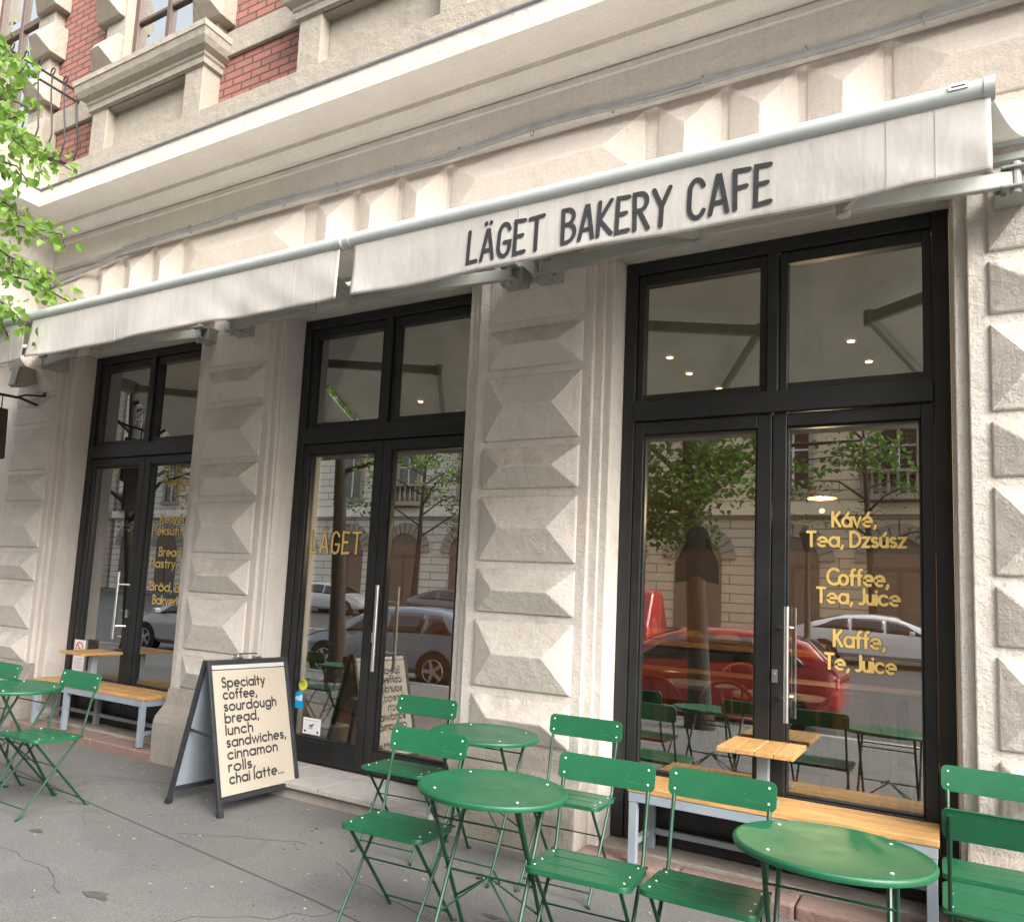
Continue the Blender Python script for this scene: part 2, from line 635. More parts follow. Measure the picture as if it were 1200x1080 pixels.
# ------------------------------------------------------------------ lettering: stroke alphabets
def arc(cx, cy, rx, ry, a0, a1, n=14):
    return [(cx + rx * math.cos(math.radians(a0 + (a1 - a0) * i / n)), cy + ry * math.sin(math.radians(a0 + (a1 - a0) * i / n))) for i in range(n + 1)]


X = .62     # x-height
r_ = X / 2
O_ = arc(r_, r_, r_, r_, 0, 360, 24)
GEO = {   # geometric lower case with a few capitals: char -> (advance, strokes)
    'o': (X, [O_]), 'c': (X * .88, [arc(r_, r_, r_, r_, 48, 312, 18)]),
    'e': (X, [[(.04, r_ + .01), (X - .01, r_ + .01)] + arc(r_, r_, r_, r_, 4, 296, 20)[1:]]),
    'a': (X, [O_, [(X, 0), (X, X)]]), 'd': (X, [O_, [(X, 0), (X, 1)]]), 'b': (X, [O_, [(0, 0), (0, 1)]]),
    'p': (X, [O_, [(0, -.34), (0, X)]]), 'q': (X, [O_, [(X, -.34), (X, X)]]),
    'g': (X, [O_, [(X, X), (X, -.05)] + arc(r_, -.06, r_, .27, 0, -150, 10)]),
    'l': (.0, [[(0, 0), (0, 1)]]), 'i': (.0, [[(0, 0), (0, X)], [(0, .86), (0, .88)]]),
    'h': (.44, [[(0, 0), (0, 1)], [(0, .3)] + arc(.22, .39, .22, .23, 180, 0, 10) + [(.44, 0)]]),
    'n': (.44, [[(0, 0), (0, X)], [(0, .3)] + arc(.22, .39, .22, .23, 180, 0, 10) + [(.44, 0)]]),
    'm': (.74, [[(0, 0), (0, X)], [(0, .3)] + arc(.185, .41, .185, .21, 180, 0, 10) + [(.37, 0)], [(.37, .3)] + arc(.555, .41, .185, .21, 180, 0, 10) + [(.74, 0)]]),
    'u': (.44, [[(0, X)] + arc(.22, .23, .22, .23, 180, 360, 10) + [(.44, X)], [(.44, 0), (.44, X)]]),
    'r': (.27, [[(0, 0), (0, X)], [(0, .3)] + arc(.22, .38, .22, .24, 180, 75, 8)]),
    's': (.36, [arc(.18, X * .75, .16, X * .25, 40, 270, 10) + arc(.18, X * .25, .18, X * .25, 90, -140, 10)]),
    't': (.32, [[(.16, 0), (.16, .88)], [(0, X - .02), (.32, X - .02)]]),
    'f': (.32, [[(.14, 0), (.14, .78)] + arc(.30, .80, .16, .19, 180, 75, 7), [(0, X - .02), (.30, X - .02)]]),
    'v': (.48, [[(0, X), (.24, 0), (.48, X)]]), 'w': (.8, [[(0, X), (.2, 0), (.4, X), (.6, 0), (.8, X)]]),
    'y': (.48, [[(0, X), (.25, .02)], [(.48, X), (.12, -.34)]]), 'z': (.42, [[(0, X), (.42, X), (0, 0), (.42, 0)]]),
    'k': (.42, [[(0, 0), (0, 1)], [(.40, X), (.02, .28)], [(.15, .38), (.42, 0)]]),
    ',': (.1, [[(.09, .05), (.0, -.16)]]), '.': (.06, [[(.03, .01), (.03, .03)]]), ' ': (.14, []),
    'S': (.46, [arc(.23, .76, .2, .24, 35, 270, 12) + arc(.23, .26, .23, .26, 90, -145, 12)]),
    'T': (.56, [[(0, 1), (.56, 1)], [(.28, 0), (.28, 1)]]), 'J': (.3, [[(.3, 1), (.3, .22)] + arc(.1, .2, .2, .2, 0, -120, 8)]),
    'K': (.55, [[(0, 0), (0, 1)], [(.52, 1), (.02, .45)], [(.16, .58), (.55, 0)]]),
    'D': (.62, [[(0, 0), (0, 1), (.16, 1)] + arc(.16, .5, .46, .5, 90, -90, 14) + [(0, 0)]]),
    'C': (.7, [arc(.5, .5, .5, .5, 52, 308, 20)]),
    'P': (.46, [[(0, 0), (0, 1), (.2, 1)] + arc(.2, .73, .26, .27, 90, -90, 10) + [(0, .46)]]),
    'B': (.48, [[(0, 0), (0, 1), (.2, 1)] + arc(.2, .77, .23, .23, 90, -90, 9) + [(0, .54)], [(.2, .54)] + arc(.2, .27, .28, .27, 90, -90, 10) + [(0, 0)]]),
}
for base, acc, new in (('a', 'acute', 'á'), ('e', 'acute', 'é'), ('u', 'acute', 'ú'), ('u', 'uml', 'ü'), ('o', 'uml', 'ö'), ('i', 'dot', 'í')):
    wd, st = GEO[base]
    c_ = wd / 2
    ex = [[(c_ - .02, .74), (c_ + .12, .94)]] if acc != 'uml' else [[(c_ - .13, .83), (c_ - .13, .85)], [(c_ + .13, .83), (c_ + .13, .85)]]
    GEO[new] = (wd, (st if acc != 'dot' else st[:1]) + ex)
CAP = {   # tall narrow hand-lettered capitals
    'L': (.34, [[(.03, 1), (0, .02), (.33, .03)]]),
    'A': (.42, [[(0, 0), (.19, .98), (.24, .98), (.42, 0)], [(.07, .28), (.36, .29)]]),
    'Ä': (.42, [[(0, 0), (.19, .92), (.24, .92), (.42, 0)], [(.07, .28), (.36, .29)], [(.12, 1.14), (.12, 1.16)], [(.30, 1.14), (.30, 1.16)]]),
    'G': (.42, [arc(.23, .66, .19, .34, 25, 180, 10) + [(.03, .4)] + arc(.22, .3, .20, .3, 190, 350, 10) + [(.43, .42), (.24, .42)]]),
    'E': (.34, [[(.34, .98), (.02, 1), (0, 0), (.34, .03)], [(.02, .52), (.27, .53)]]),
    'T': (.44, [[(0, .97), (.46, 1)], [(.23, .98), (.21, 0)]]),
    'B': (.40, [[(.02, 0), (0, 1), (.14, 1)] + arc(.15, .78, .2, .22, 90, -90, 8) + [(.04, .55)], [(.15, .56)] + arc(.16, .29, .24, .27, 90, -90, 8) + [(.02, 0)]]),
    'K': (.40, [[(.02, 1), (0, 0)], [(.38, 1), (.03, .47), (.40, .02)]]),
    'R': (.40, [[(.02, 0), (0, 1), (.16, 1)] + arc(.17, .76, .2, .24, 90, -90, 8) + [(.03, .52)], [(.14, .52), (.40, 0)]]),
    'Y': (.46, [[(0, 1), (.22, .52)], [(.46, 1), (.22, .50), (.19, 0)]]),
    'C': (.38, [arc(.22, .68, .18, .32, 25, 180, 9) + [(.02, .36)] + arc(.21, .29, .19, .29, 185, 335, 9)]),
    'F': (.34, [[(.02, 0), (.02, 1), (.36, .98)], [(.03, .55), (.29, .56)]]),
    ' ': (.26, []),
}


def text_mesh(lines, font, stroke, place, depth=.0015, gap=.2):
    """lines: (text, x, y, size[, width]); place(x, y, lift) -> point. Each stroke is a raised ribbon with round ends."""
    mb = MB()
    lift = [0.0]

    def ribbon(P, hw):
        lift[0] += .00006
        n = len(P)
        closed = n > 3 and (P[0][0] - P[-1][0]) ** 2 + (P[0][1] - P[-1][1]) ** 2 < 1e-8
        L, Rr = [], []
        for i in range(n):
            pa = P[i - 1] if i else (P[-2] if closed else None)
            pb = P[i + 1] if i < n - 1 else (P[1] if closed else None)
            c = P[i]
            ds = []
            if pa:
                d = (c[0] - pa[0], c[1] - pa[1])
                q = math.hypot(*d) or 1
                ds.append((d[0] / q, d[1] / q))
            if pb:
                d = (pb[0] - c[0], pb[1] - c[1])
                q = math.hypot(*d) or 1
                ds.append((d[0] / q, d[1] / q))
            tx, ty = sum(d[0] for d in ds), sum(d[1] for d in ds)
            q = math.hypot(tx, ty) or 1
            tx, ty = tx / q, ty / q
            k = 1.0
            if len(ds) == 2:
                k = min(1.9, 1 / max(.3, tx * ds[0][0] + ty * ds[0][1]))
            L.append((c[0] - ty * hw * k, c[1] + tx * hw * k))
            Rr.append((c[0] + ty * hw * k, c[1] - tx * hw * k))
        out = list(L)
        if not closed:
            c = P[-1]
            a0 = math.atan2(L[-1][1] - c[1], L[-1][0] - c[0])
            cap1 = [(c[0] + hw * math.cos(a0 - PI * j / 6), c[1] + hw * math.sin(a0 - PI * j / 6)) for j in range(1, 6)]
            c = P[0]
            a0 = math.atan2(Rr[0][1] - c[1], Rr[0][0] - c[0])
            cap0 = [(c[0] + hw * math.cos(a0 - PI * j / 6), c[1] + hw * math.sin(a0 - PI * j / 6)) for j in range(1, 6)]
        tp = [place(*q, depth + lift[0]) for q in L + Rr]
        fs = [(i, i + 1, n + i + 1, n + i) for i in range(n - 1)]
        mb.add(tp, fs)
        if not closed:
            mb.add([place(*q, depth + lift[0]) for q in [L[-1]] + cap1 + [Rr[-1]]], [tuple(range(7))])
            mb.add([place(*q, depth + lift[0]) for q in [Rr[0]] + cap0 + [L[0]]], [tuple(range(7))])

    for ln in lines:
        t, x, y, sz = ln[:4]
        adv = sum(font[c][0] + gap for c in t) - gap
        kx = (ln[4] / (adv * sz)) if len(ln) > 4 and ln[4] else 1.0
        for c in t:
            wd, st = font[c]
            for P in st:
                ribbon([(x + p[0] * sz * kx, y + p[1] * sz) for p in P], stroke * sz / 2)
            x += (wd + gap) * sz * kx
    return mb


def wall_place(y, sgn=-1):
    return lambda a, b, l: (a, y + sgn * l, b)


# ------------------------------------------------------------------ ground
PITCH = 2.68
OPEN = [(-10.35, -8.75), (-7.145, -5.375), (-4.375, -2.69), (-1.668, .066), (1.0, 2.70)]    # door openings
PIL = [(-11.35, -10.50), (-8.11, -7.30), (-5.262, -4.45), (-2.58, -1.772), (.132, .90), (2.81, 3.62)]
g = MB()
nx, ny = 60, 16
for j in range(ny + 1):
    y = -7.3 + (7.6) * j / ny
    for i in range(nx + 1):
        g.v.append((-60 + 120 * i / nx, y, gz(min(y, -.01))))
for j in range(ny):
    for i in range(nx):
        a = j * (nx + 1) + i
        g.f.append((a, a + 1, a + nx + 2, a + nx + 1))
        g.mi.append(0)
struct(g.build('pavement', M['pave']))
ROADZ = gz(-7.3) - .12
struct(MB().box(-70, 70, -7.5, -7.3, ROADZ - .2, gz(-7.3) + .004).build('kerb', M['slab']))


def road_z(y):      # the carriageway climbs towards the far side
    return ROADZ + .04 * max(0, min(20, -9.5 - y))


q = MB()
ys = [-7.4, -9.5, -12, -15, -18, -21, -24, -27, -29.5, -60, -300]
for y in ys:
    q.v += [(-300, y, road_z(y)), (300, y, road_z(y))]
for i in range(len(ys) - 1):
    q.f.append((2 * i, 2 * i + 2, 2 * i + 3, 2 * i + 1))
    q.mi.append(0)
struct(q.build('road', M['road']))
mk = MB()
for y in (-10.0, -17.5, -24.8):
    for i in range(-14, 10):
        mk.add([(i * 5, y - .06, road_z(y - .06) + .004), (i * 5 + 2.2, y - .06, road_z(y - .06) + .004), (i * 5 + 2.2, y + .06, road_z(y + .06) + .004), (i * 5, y + .06, road_z(y + .06) + .004)], [(0, 1, 2, 3)])
struct(mk.build('road_markings', M['white']))
struct(MB().box(-90, 70, -40, -28.5, ROADZ - .2, road_z(-28.5) + .16).build('far_pavement', M['pave']))
# a long repair joint cut across the asphalt
jt = MB()
P = [(-8.2, -.80), (-6.017, -1.007), (-4.547, -1.22), (-3.314, -1.39), (-2.5, -1.50), (-1.2, -1.73), (2, -2.2)]
for a, b in zip(P[:-1], P[1:]):
    jt.bar((a[0], a[1], gz(a[1]) + .0005), (b[0], b[1], gz(b[1]) + .0005), .011, .004, (0, 1, 0))
rc = random.Random(11)
for (x, y), (dx, dy), n in (((-3.75, -1.25), (.10, .035), 9), ((-4.6, -2.0), (.12, -.02), 12), ((-2.9, -2.2), (.07, .09), 9), ((-2.75, -1.02), (.09, -.05), 8), ((-5.2, -.75), (.11, .03), 9)):
    a = (x, y)
    for k in range(n):
        b = (a[0] + dx * rc.uniform(.5, 1.5) + rc.uniform(-.03, .03), a[1] + dy * rc.uniform(.3, 1.6) + rc.uniform(-.035, .035))
        jt.bar((a[0], a[1], gz(a[1]) + .0002), (b[0], b[1], gz(b[1]) + .0002), rc.uniform(.002, .006), .003, (0, 1, 0))
        a = b
jm = mat('tar_joint', (.06, .058, .055), .9)
struct(jt.build('pavement_joint', jm))

lt = MB()
rng = random.Random(3)
for k in range(520):
    x = rng.uniform(-7, 1.2)
    y = -.25 - abs(rng.gauss(0, 1.1)) if k % 3 else rng.uniform(-3.6, -.3)
    z = gz(y) + .003
    a, r0 = rng.uniform(0, 6.28), rng.uniform(.003, .0085) * (1.6 if k % 17 == 0 else 1)
    lt.cur = k % 2
    P = [(x + r0 * (1 if j % 2 else .7) * math.cos(a + j * PI / 3) * (1.6 if j in (0, 3) else 1), y + r0 * math.sin(a + j * PI / 3), z + rng.uniform(0, .003)) for j in range(6)]
    lt.add(P + [(p[0], p[1], p[2] - .002) for p in P], [tuple(range(6)), tuple(range(11, 5, -1))] + [(j, (j + 1) % 6, 6 + (j + 1) % 6, 6 + j) for j in range(6)])
lo_ = lt.build('blossom_litter', [mat('dry_petal', (.36, .31, .22), .8), mat('dead_leaf_bits', (.10, .065, .035), .8)])
lo_['kind'] = 'stuff'
lo_['label'] = 'fine blossom and leaf litter scattered over the pavement'

sn = MB()
for (cx, cy, r0) in ((-1.62, -1.16, .075), (-1.50, -1.22, .05), (-3.3, -2.1, .05), (-4.35, -1.75, .035), (-2.55, -1.95, .03), (-1.75, -1.12, .03)):
    n = 18
    ph = rc.uniform(0, 6)
    sn.add([(cx + r0 * (1 + .35 * math.sin(3 * t_ + ph) + .2 * math.sin(7 * t_)) * 1.5 * math.cos(t_), cy + r0 * (1 + .3 * math.sin(4 * t_ + ph)) * .7 * math.sin(t_),
             gz(cy + r0 * .7 * math.sin(t_)) + .0035) for t_ in [2 * PI * j / n for j in range(n)]], [tuple(range(n))])
struct(sn.build('pavement_stain', mat('old_spill', (.075, .07, .066), .75, .3, 20)))

# ------------------------------------------------------------------ the corner building
B = thing('cafe_building', 'old stone and brick townhouse with the bakery cafe on its ground floor', 'building')
wl = MB()
wl.box(-16, 6, .5, .8, 0, 3.65)            # not seen: keeps daylight out between the piers (doorways are cut below)
wl = MB()
edges = [-16.0] + [e for o in OPEN for e in o] + [7.0]
for i in range(0, len(edges), 2):
    wl.box(edges[i], edges[i + 1], 0, .55, -.2, 3.65)
wl.box(-16, 7, .002, .55, 3.65, 5.2)
wl.build('wall', M['reveal'], B, bevel=.008)
# each pilaster: shaft, side fillets and its diamond-pointed blocks
ROWS = [(3.265, 3.69), (2.952, 3.22), (2.477, 2.903), (2.165, 2.433), (1.702, 2.12), (1.38, 1.657), (.918, 1.337), (.61, .871)]
for a, b in PIL:
    q = MB()
    q.box(a - .055, b + .055, -.026, .01, .45, 3.655)
    q.box(a, b, -.06, 0, .45, 3.74)
    for z0, z1 in ROWS:
        q.hip(a + .082, b - .064, z0, z1, -.06, -.142, .165 if z1 - z0 > .35 else .15)
    q.build('pilaster', M['stone'], B, bevel=.007)
PROF = [(.01, .60), (-.07, .60), (-.085, .555), (-.103, .47), (-.14, .43), (-.185, .385), (-.203, .34), (-.207, .25), (-.195, -.1), (.01, -.1)]
for a, b in PIL:
    q = MB().prism(PROF, a - .045, b + .045, 0)
    q.build('plinth', M['plinth'], B, bevel=.012)
# thresholds between the plinths
for i, (a, b) in enumerate(OPEN):
    a2, b2 = PIL[i][1] + .046, PIL[i + 1][0] - .046
    if i == 2:
        q = MB().box(a2, b2, -.245, .3, -.1, .095)
        q.build('door_step', M['plinth'], B, bevel=.01)
        q = MB()
        n = 4
        for k in range(n):
            xa = a2 - .0 + (b2 - a2) * k / n
            xb = a2 + (b2 - a2) * (k + 1) / n - .005
            q.add([(xa, -.275, .097), (xb, -.275, .097), (xb, .31, .115), (xa, .31, .115), (xa, -.275, .135), (xb, -.275, .135), (xb, .31, .155), (xa, .31, .155)],
                  [(0, 3, 2, 1), (4, 5, 6, 7), (0, 1, 5, 4), (1, 2, 6, 5), (2, 3, 7, 6), (3, 0, 4, 7)])
        q.build('step_slab', M['slab'], B, bevel=.006)
    else:
        q = MB()
        cuts = [0, .3, .62, 1]
        for k in range(3):
            xa, xb = a2 + (b2 - a2) * cuts[k], a2 + (b2 - a2) * cuts[k + 1] - .006
            q.box(xa, xb, -.215 + .004 * k, .02, -.1, .098 - .003 * k)
        q.build('kerb_stone', M['pink'], B, bevel=.014)
        MB().box(a2, b2, .021, .32, -.1, .112).build('door_sill', M['plinth'], B, bevel=.006)

# lintel soffit lip, frieze with diamond blocks
MB().box(-16, 7, -.02, .01, 3.70, 4.56).build('frieze_ground', M['frieze'], B)
q = MB()
for a, b in OPEN:
    c = (a + b) / 2 + (.02 if a < -5 else 0)
    c = {0: -8.98, 1: -6.30, 2: -3.53, 3: -.815, 4: 1.87}[OPEN.index((a, b))]
    for k in (-1, 0, 1):
        w2 = .415
        q.hip(c + k * w2 - .188, c + k * w2 + .188, 3.72, 4.53, -.02, -.128, .215, .012, vertical=True)
    x0, x1 = c + 1.5 * .415 + .02, c + PITCH - 1.5 * .415 - .02
    q.hip(x0, x1, 4.09, 4.53, -.02, -.122, .25, .012)
    q.hip(x0, x1, 3.60, 4.05, -.02, -.122, .25, .012)
q.build('frieze_blocks', M['frieze'], B, bevel=.006)

# cornice: one profile run along the front and round the balcony
CP = [(.03, 4.545), (.07, 4.56), (.09, 4.575), (.092, 4.79), (.108, 4.797), (.11, 4.832), (.095, 4.838), (.095, 4.852), (.15, 4.854), (.185, 4.865),
      (.222, 4.89), (.24, 4.905), (.245, 4.94), (.275, 4.945), (.295, 4.915), (.575, 4.905), (.578, 4.895), (.60, 4.895), (.60, 5.045)]
CP2 = [(.60, 5.045), (.615, 5.05), (.615, 5.062), (.22, 5.20)]
XB, YB = -7.715, -1.0
path = lambda p: [(6.5, -p), (XB + p, -p), (XB + p, YB - p), (-16, YB - p)]


def run(prof, name, ma, close=False):
    q = MB()
    vs = []
    for p, z in prof:
        for x, y in path(p):
            vs.append((x, y, z))
    n = 4
    fs = []
    for i in range(len(prof) - 1):
        for j in range(n - 1):
            fs.append((i * n + j, i * n + j + 1, (i + 1) * n + j + 1, (i + 1) * n + j))
    q.add(vs, fs)
    return q.build(name, ma, B)


run(CP, 'cornice', M['cornice'])
run(CP2, 'lead_flashing', M['lead'])
run([(.22, 5.195), (.22, 5.585), (.17, 5.60), (-.01, 5.605)], 'string_course', M['limestone'])
# balcony slab on its consoles
MB().box(-12, XB, YB, 0, 4.5, 5.62).build('balcony_floor', M['cornice'], B)
for x in (-7.98, -9.9):
    q = MB()
    pr = [(0, 3.55), (-.12, 3.55), (-.2, 3.62), (-.2, 3.8), (-.32, 3.92), (-.34, 4.1), (-.6, 4.22), (-.85, 4.3), (-.9, 4.5), (0, 4.5)]
    q.prism(pr, x - .13, x + .13, 0)
    q.build('console_bracket', M['stone'], B, bevel=.01)

# upper storey
UPC = [-8.94, -6.26, -3.53, -.83, 1.9]
up = MB()
xs = [-16] + [e for c in UPC for e in (c - .54, c + .54)] + [7]
for i in range(0, len(xs), 2):
    up.box(xs[i], xs[i + 1], 0, .4, 5.2, 9.2)
for i, c in enumerate(UPC):
    up.box(c - .54, c + .54, 0, .4, 5.2, 6.55 if i else 5.65)
up.box(-16, 7, .02, .6, 9.2, 17)
up.build('upper_wall', M['brick'], B)
MB().box(-16, 7, .62, 9, 4.2, 17).build('rear_block', M['int_wall'], B)
for i, c in enumerate(UPC[:-1]):
    MB().box(c + .82 if i else c + .60, UPC[i + 1] - .82, -.035, .02, 6.19, 6.432).build('stone_band', M['limestone'], B, bevel=.008)
for i, c in enumerate(UPC):
    if i:
        q = MB()   # apron below the window: two piers, a sunk panel and a moulded sill
        q.box(c - .80, c - .56, -.20, .01, 5.595, 6.04)
        q.box(c + .56, c + .80, -.20, .01, 5.595, 6.04)
        q.box(c - .56, c + .56, -.10, .012, 5.595, 6.04)
        q.build('window_apron', M['limestone'], B, bevel=.008)
        prof = [(.2, 6.035), (.23, 6.05), (.235, 6.10), (.25, 6.115), (.25, 6.14), (.30, 6.17), (.33, 6.22), (.345, 6.28), (.355, 6.285), (.355, 6.34), (.19, 6.40)]
        q = MB()
        vs = []
        for p, z in prof:
            e = p - .2
            vs += [(c - .80 - e, .01, z), (c - .80 - e, -p, z), (c + .80 + e, -p, z), (c + .80 + e, .01, z)]
        fs = []
        for k in range(len(prof) - 1):
            for j in range(3):
                fs.append((k * 4 + j, k * 4 + j + 1, (k + 1) * 4 + j + 1, (k + 1) * 4 + j))
        q.add(vs, fs)
        q.box(c - .78, c + .78, -.19, .01, 6.03, 6.41)
        q.build('window_sill', M['limestone'], B)
    q = MB()
    for s in (-1, 1):
        xa, xb = sorted((c + s * .54, c + s * .84))
        q.box(xa - (.006 if s > 0 else 0), xb + (.006 if s < 0 else 0), -.12, .075, 5.65 if i == 0 else 6.405, 9.2)
        for k in range(6):
            z0 = 6.50 + .56 * k - (.56 if i == 0 else 0)
            xa, xb = sorted((c + s * .56, c + s * .94))
            q.box(xa, xb, -.17, .0, z0, z0 + .36)
            q.hip(xa + .004, xb - .004, z0 + .004, z0 + .356, -.172, -.30, .12, .006)
    q.build('window_quoins', M['limestone'], B, bevel=.006)
    z0 = 6.55 if i else 5.66
    wf = MB()
    wf.box(c - .54, c - .47, .06, .14, z0, 9.2)
    wf.box(c + .47, c + .54, .06, .14, z0, 9.2)
    wf.box(c - .03, c + .03, .055, .14, z0, 9.2)
    wf.box(c - .47, c - .03, .062, .13, z0, z0 + .08)
    wf.box(c + .03, c + .47, .062, .13, z0, z0 + .08)
    wf.box(c - .47, c - .03, .064, .13, 7.02, 7.055)
    wf.box(c + .03, c + .47, .064, .13, 7.02, 7.055)
    wf.box(c - .47, c - .03, .064, .13, 7.72, 7.80)
    wf.box(c + .03, c + .47, .064, .13, 7.72, 7.80)
    fo = wf.build('window', M['winframe'], B, bevel=.006, loc=(0, -.085, 0))
    MB().box(c - .47, c + .47, .095, .101, z0 + .08, 9.2).build('pane', M['glass2'], fo)
    MB().box(c - .52, c + .52, .35, .36, z0, 9.2).build('room_backing', M['int_wall'], fo)  # plain dark sheet put in for the unlit room behind the pane
# balcony railing with bellied bars
rl = MB()
xr = -7.60
for z in (6.53, 6.42):
    rl.tube([(xr, -.02, z), (xr, -1.25, z), (-11, -1.25, z)], .013, 6)
rl.tube([(xr, -.03, 5.70), (xr, -1.2, 5.70)], .016, 6)
for k in range(9):
    y = -.06 - .145 * k
    rl.tube([(xr, y, 6.55), (xr, y, 6.42), (xr + .03, y, 6.25), (xr + .085, y, 6.02), (xr + .11, y, 5.86), (xr + .07, y, 5.74), (xr, y, 5.70)], .009, 6)
    rl.tube([(xr + .035 * math.cos(a), y, 6.585 + .035 * math.sin(a)) for a in [2 * PI * j / 12 for j in range(13)]], .008, 5)
for k in range(18):
    x = xr - .15 - .15 * k
    rl.tube([(x, -1.25, 6.53), (x, -1.25, 6.3), (x, -1.34, 6.0), (x, -1.36, 5.86), (x, -1.25, 5.70)], .009, 6)
rl.build('balcony_railing', M['iron'], B, smooth=True)
# interior shell
q = MB()
q.box(-16, 7, 6.6, 6.7, 0, 4.1)
q.box(-16.1, -16, .5, 6.6, 0, 4.1)
q.box(7, 7.1, .5, 6.6, 0, 4.1)
for x in (-8.9, -1.9 + 5.2):
    q.box(x - .08, x + .08, .56, 6.6, 0, 4.1)
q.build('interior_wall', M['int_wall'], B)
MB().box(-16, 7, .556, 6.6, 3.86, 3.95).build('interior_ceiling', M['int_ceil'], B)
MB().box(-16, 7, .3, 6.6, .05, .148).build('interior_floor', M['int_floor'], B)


# ------------------------------------------------------------------ glazed doors
def shopfront(i, kick, handle_x):
    a, b = OPEN[i]
    a, b = a + .004, b - .004
    y0, y1 = .205, .30
    c = (a + b) / 2 + (.025 if i in (1, 2, 3) else 0)
    if i == 1:
        c = -6.252
    if i == 2:
        c = -3.512
    if i == 3:
        c = -.79
    zb = .16 if i == 2 else .114
    q = MB()
    q.box(a, a + .075, y0, y1, zb, 3.645)
    q.box(b - .075, b, y0, y1, zb, 3.645)
    q.box(a + .075, b - .075, y0 + .003, y1, 3.565, 3.645)
    q.box(a + .075, b - .075, y0 - .012, y1, 2.612, 2.735)
    q.box(c - .03, c + .03, y0 - .006, y1, 2.735, 3.565)
    fo = q.build('door_frame', M['black'], B, bevel=.005)
    # transom sashes
    for xa, xb in ((a + .078, c - .033), (c + .033, b - .078)):
        s = MB()
        s.box(xa, xa + .042, y0 + .02, y1 - .01, 2.738, 3.562)
        s.box(xb - .042, xb, y0 + .02, y1 - .01, 2.738, 3.562)
        s.box(xa + .042, xb - .042, y0 + .022, y1 - .01, 2.738, 2.782)
        s.box(xa + .042, xb - .042, y0 + .022, y1 - .01, 3.495, 3.562)
        so = s.build('transom_window', M['black'], B, bevel=.004)
        MB().box(xa + .04, xb - .04, .262, .268, 2.78, 3.497).build('pane', M['glass'], so)
    for n, (xa, xb) in enumerate(((a + .078, c - .003), (c + .003, b - .078))):
        s = MB()
        l1, l2 = (.055, .078) if n == 0 else (.072, .055)
        s.box(xa, xa + l1, y0 + .01, y1, zb + .006, 2.606)
        s.box(xb - l2, xb, y0 + .01, y1, zb + .006, 2.606)
        s.box(xa + l1, xb - l2, y0 + .012, y1, zb + .006, kick)
        s.box(xa + l1, xb - l2, y0 + .012, y1, 2.53, 2.606)
        # beading round the pane
        for (x0, x1, z0, z1) in ((xa + l1, xa + l1 + .012, kick, 2.53), (xb - l2 - .012, xb - l2, kick, 2.53), (xa + l1 + .012, xb - l2 - .012, kick, kick + .012), (xa + l1 + .012, xb - l2 - .012, 2.518, 2.53)):
            s.box(x0, x1, y0 + .03, y1 - .02, z0, z1)
        so = s.build('door_leaf', M['black'], B, bevel=.004)
        pane = MB().box(xa + l1 + .002, xb - l2 - .002, .262, .268, kick + .002, 2.528).build('pane', M['glass'], so)
        if i != 2 or n == 1:
            if (n == 1 and i in (2, 3, 4)) or (n == 0 and i in (0, 1)):
                hx = (xa + .09) if n == 1 else xb - .10
                h = MB()
                h.tube([(hx, .13, .90), (hx, .13, 1.515)], .014, 12)
                h.tube([(hx, .13, 1.40), (hx - (.05 if n else -.06), .215, 1.40)], .009, 8)
                h.tube([(hx, .13, 1.02), (hx - (.05 if n else -.06), .215, 1.02)], .009, 8)
                h.build('door_handle', M['steel'], so, smooth=True)
                lk = MB()
                lx = xa + .02 if n == 1 else xb - .04
                lk.box(lx - .014, lx + .014, .205, .216, 1.10, 1.17)
                lk.lathe([(.006, 0), (.006, .012)], (0, 0, 0), 10, Matrix.Translation((lx, .205, 1.148)) @ Matrix.Rotation(PI / 2, 4, 'X'))
                lk.build('lock', M['steel'], so, bevel=.004)
        yield so, pane


leafs = {}
for i, kick in ((0, .52), (1, .50), (2, .33), (3, .51), (4, .51)):
    leafs[i] = list(shopfront(i, kick, 0))


def gold(lines, leaf, stroke=.182, y=.2615):
    for ln in lines:
        text_mesh([ln], GEO, stroke * 1.42, wall_place(y), .0004).build('lettering_edge', M['goldedge'], leaf)
        text_mesh([ln], GEO, stroke, wall_place(y), .0034).build('lettering', M['gold'], leaf)


gold([('Kávé,', -.487, 1.965, .078, .205), ('Tea, Dzsúsz', -.612, 1.856, .078, .465), ('Coffee,', -.512, 1.650, .083, .285), ('Tea, Juice', -.562, 1.551, .078, .385),
      ('Kaffe,', -.480, 1.322, .083, .235), ('Te, Juice', -.522, 1.200, .078, .325)], leafs[3][1][0])
gold([('Kenyér,', -6.01, 1.985, .076, .36), ('Péksüti, Buci', -6.10, 1.874, .076, .62), ('Bread,', -5.985, 1.680, .076, .32), ('Pastry, Bulle', -6.08, 1.575, .076, .62),
      ('Bröd, Bulle', -6.06, 1.365, .076, .58), ('Bakverk', -6.01, 1.245, .076, .36)], leafs[1][1][0])
cl = [('LÄGET', -4.185, 1.745, .165, .49)]
text_mesh(cl, CAP, .15, wall_place(.2615), .0004).build('lettering_edge', M['goldedge'], leafs[2][0][0])
text_mesh(cl, CAP, .10, wall_place(.2615), .0034).build('lettering', M['gold'], leafs[2][0][0])

# ------------------------------------------------------------------ stickers and notices on the glass
def disc(mb, x, y, z, r, seg=24, t=.002, sy=1.0):
    return mb.prism([(x + r * math.cos(2 * PI * k / seg), z + sy * r * math.sin(2 * PI * k / seg)) for k in range(seg)], y - t, y, 1)


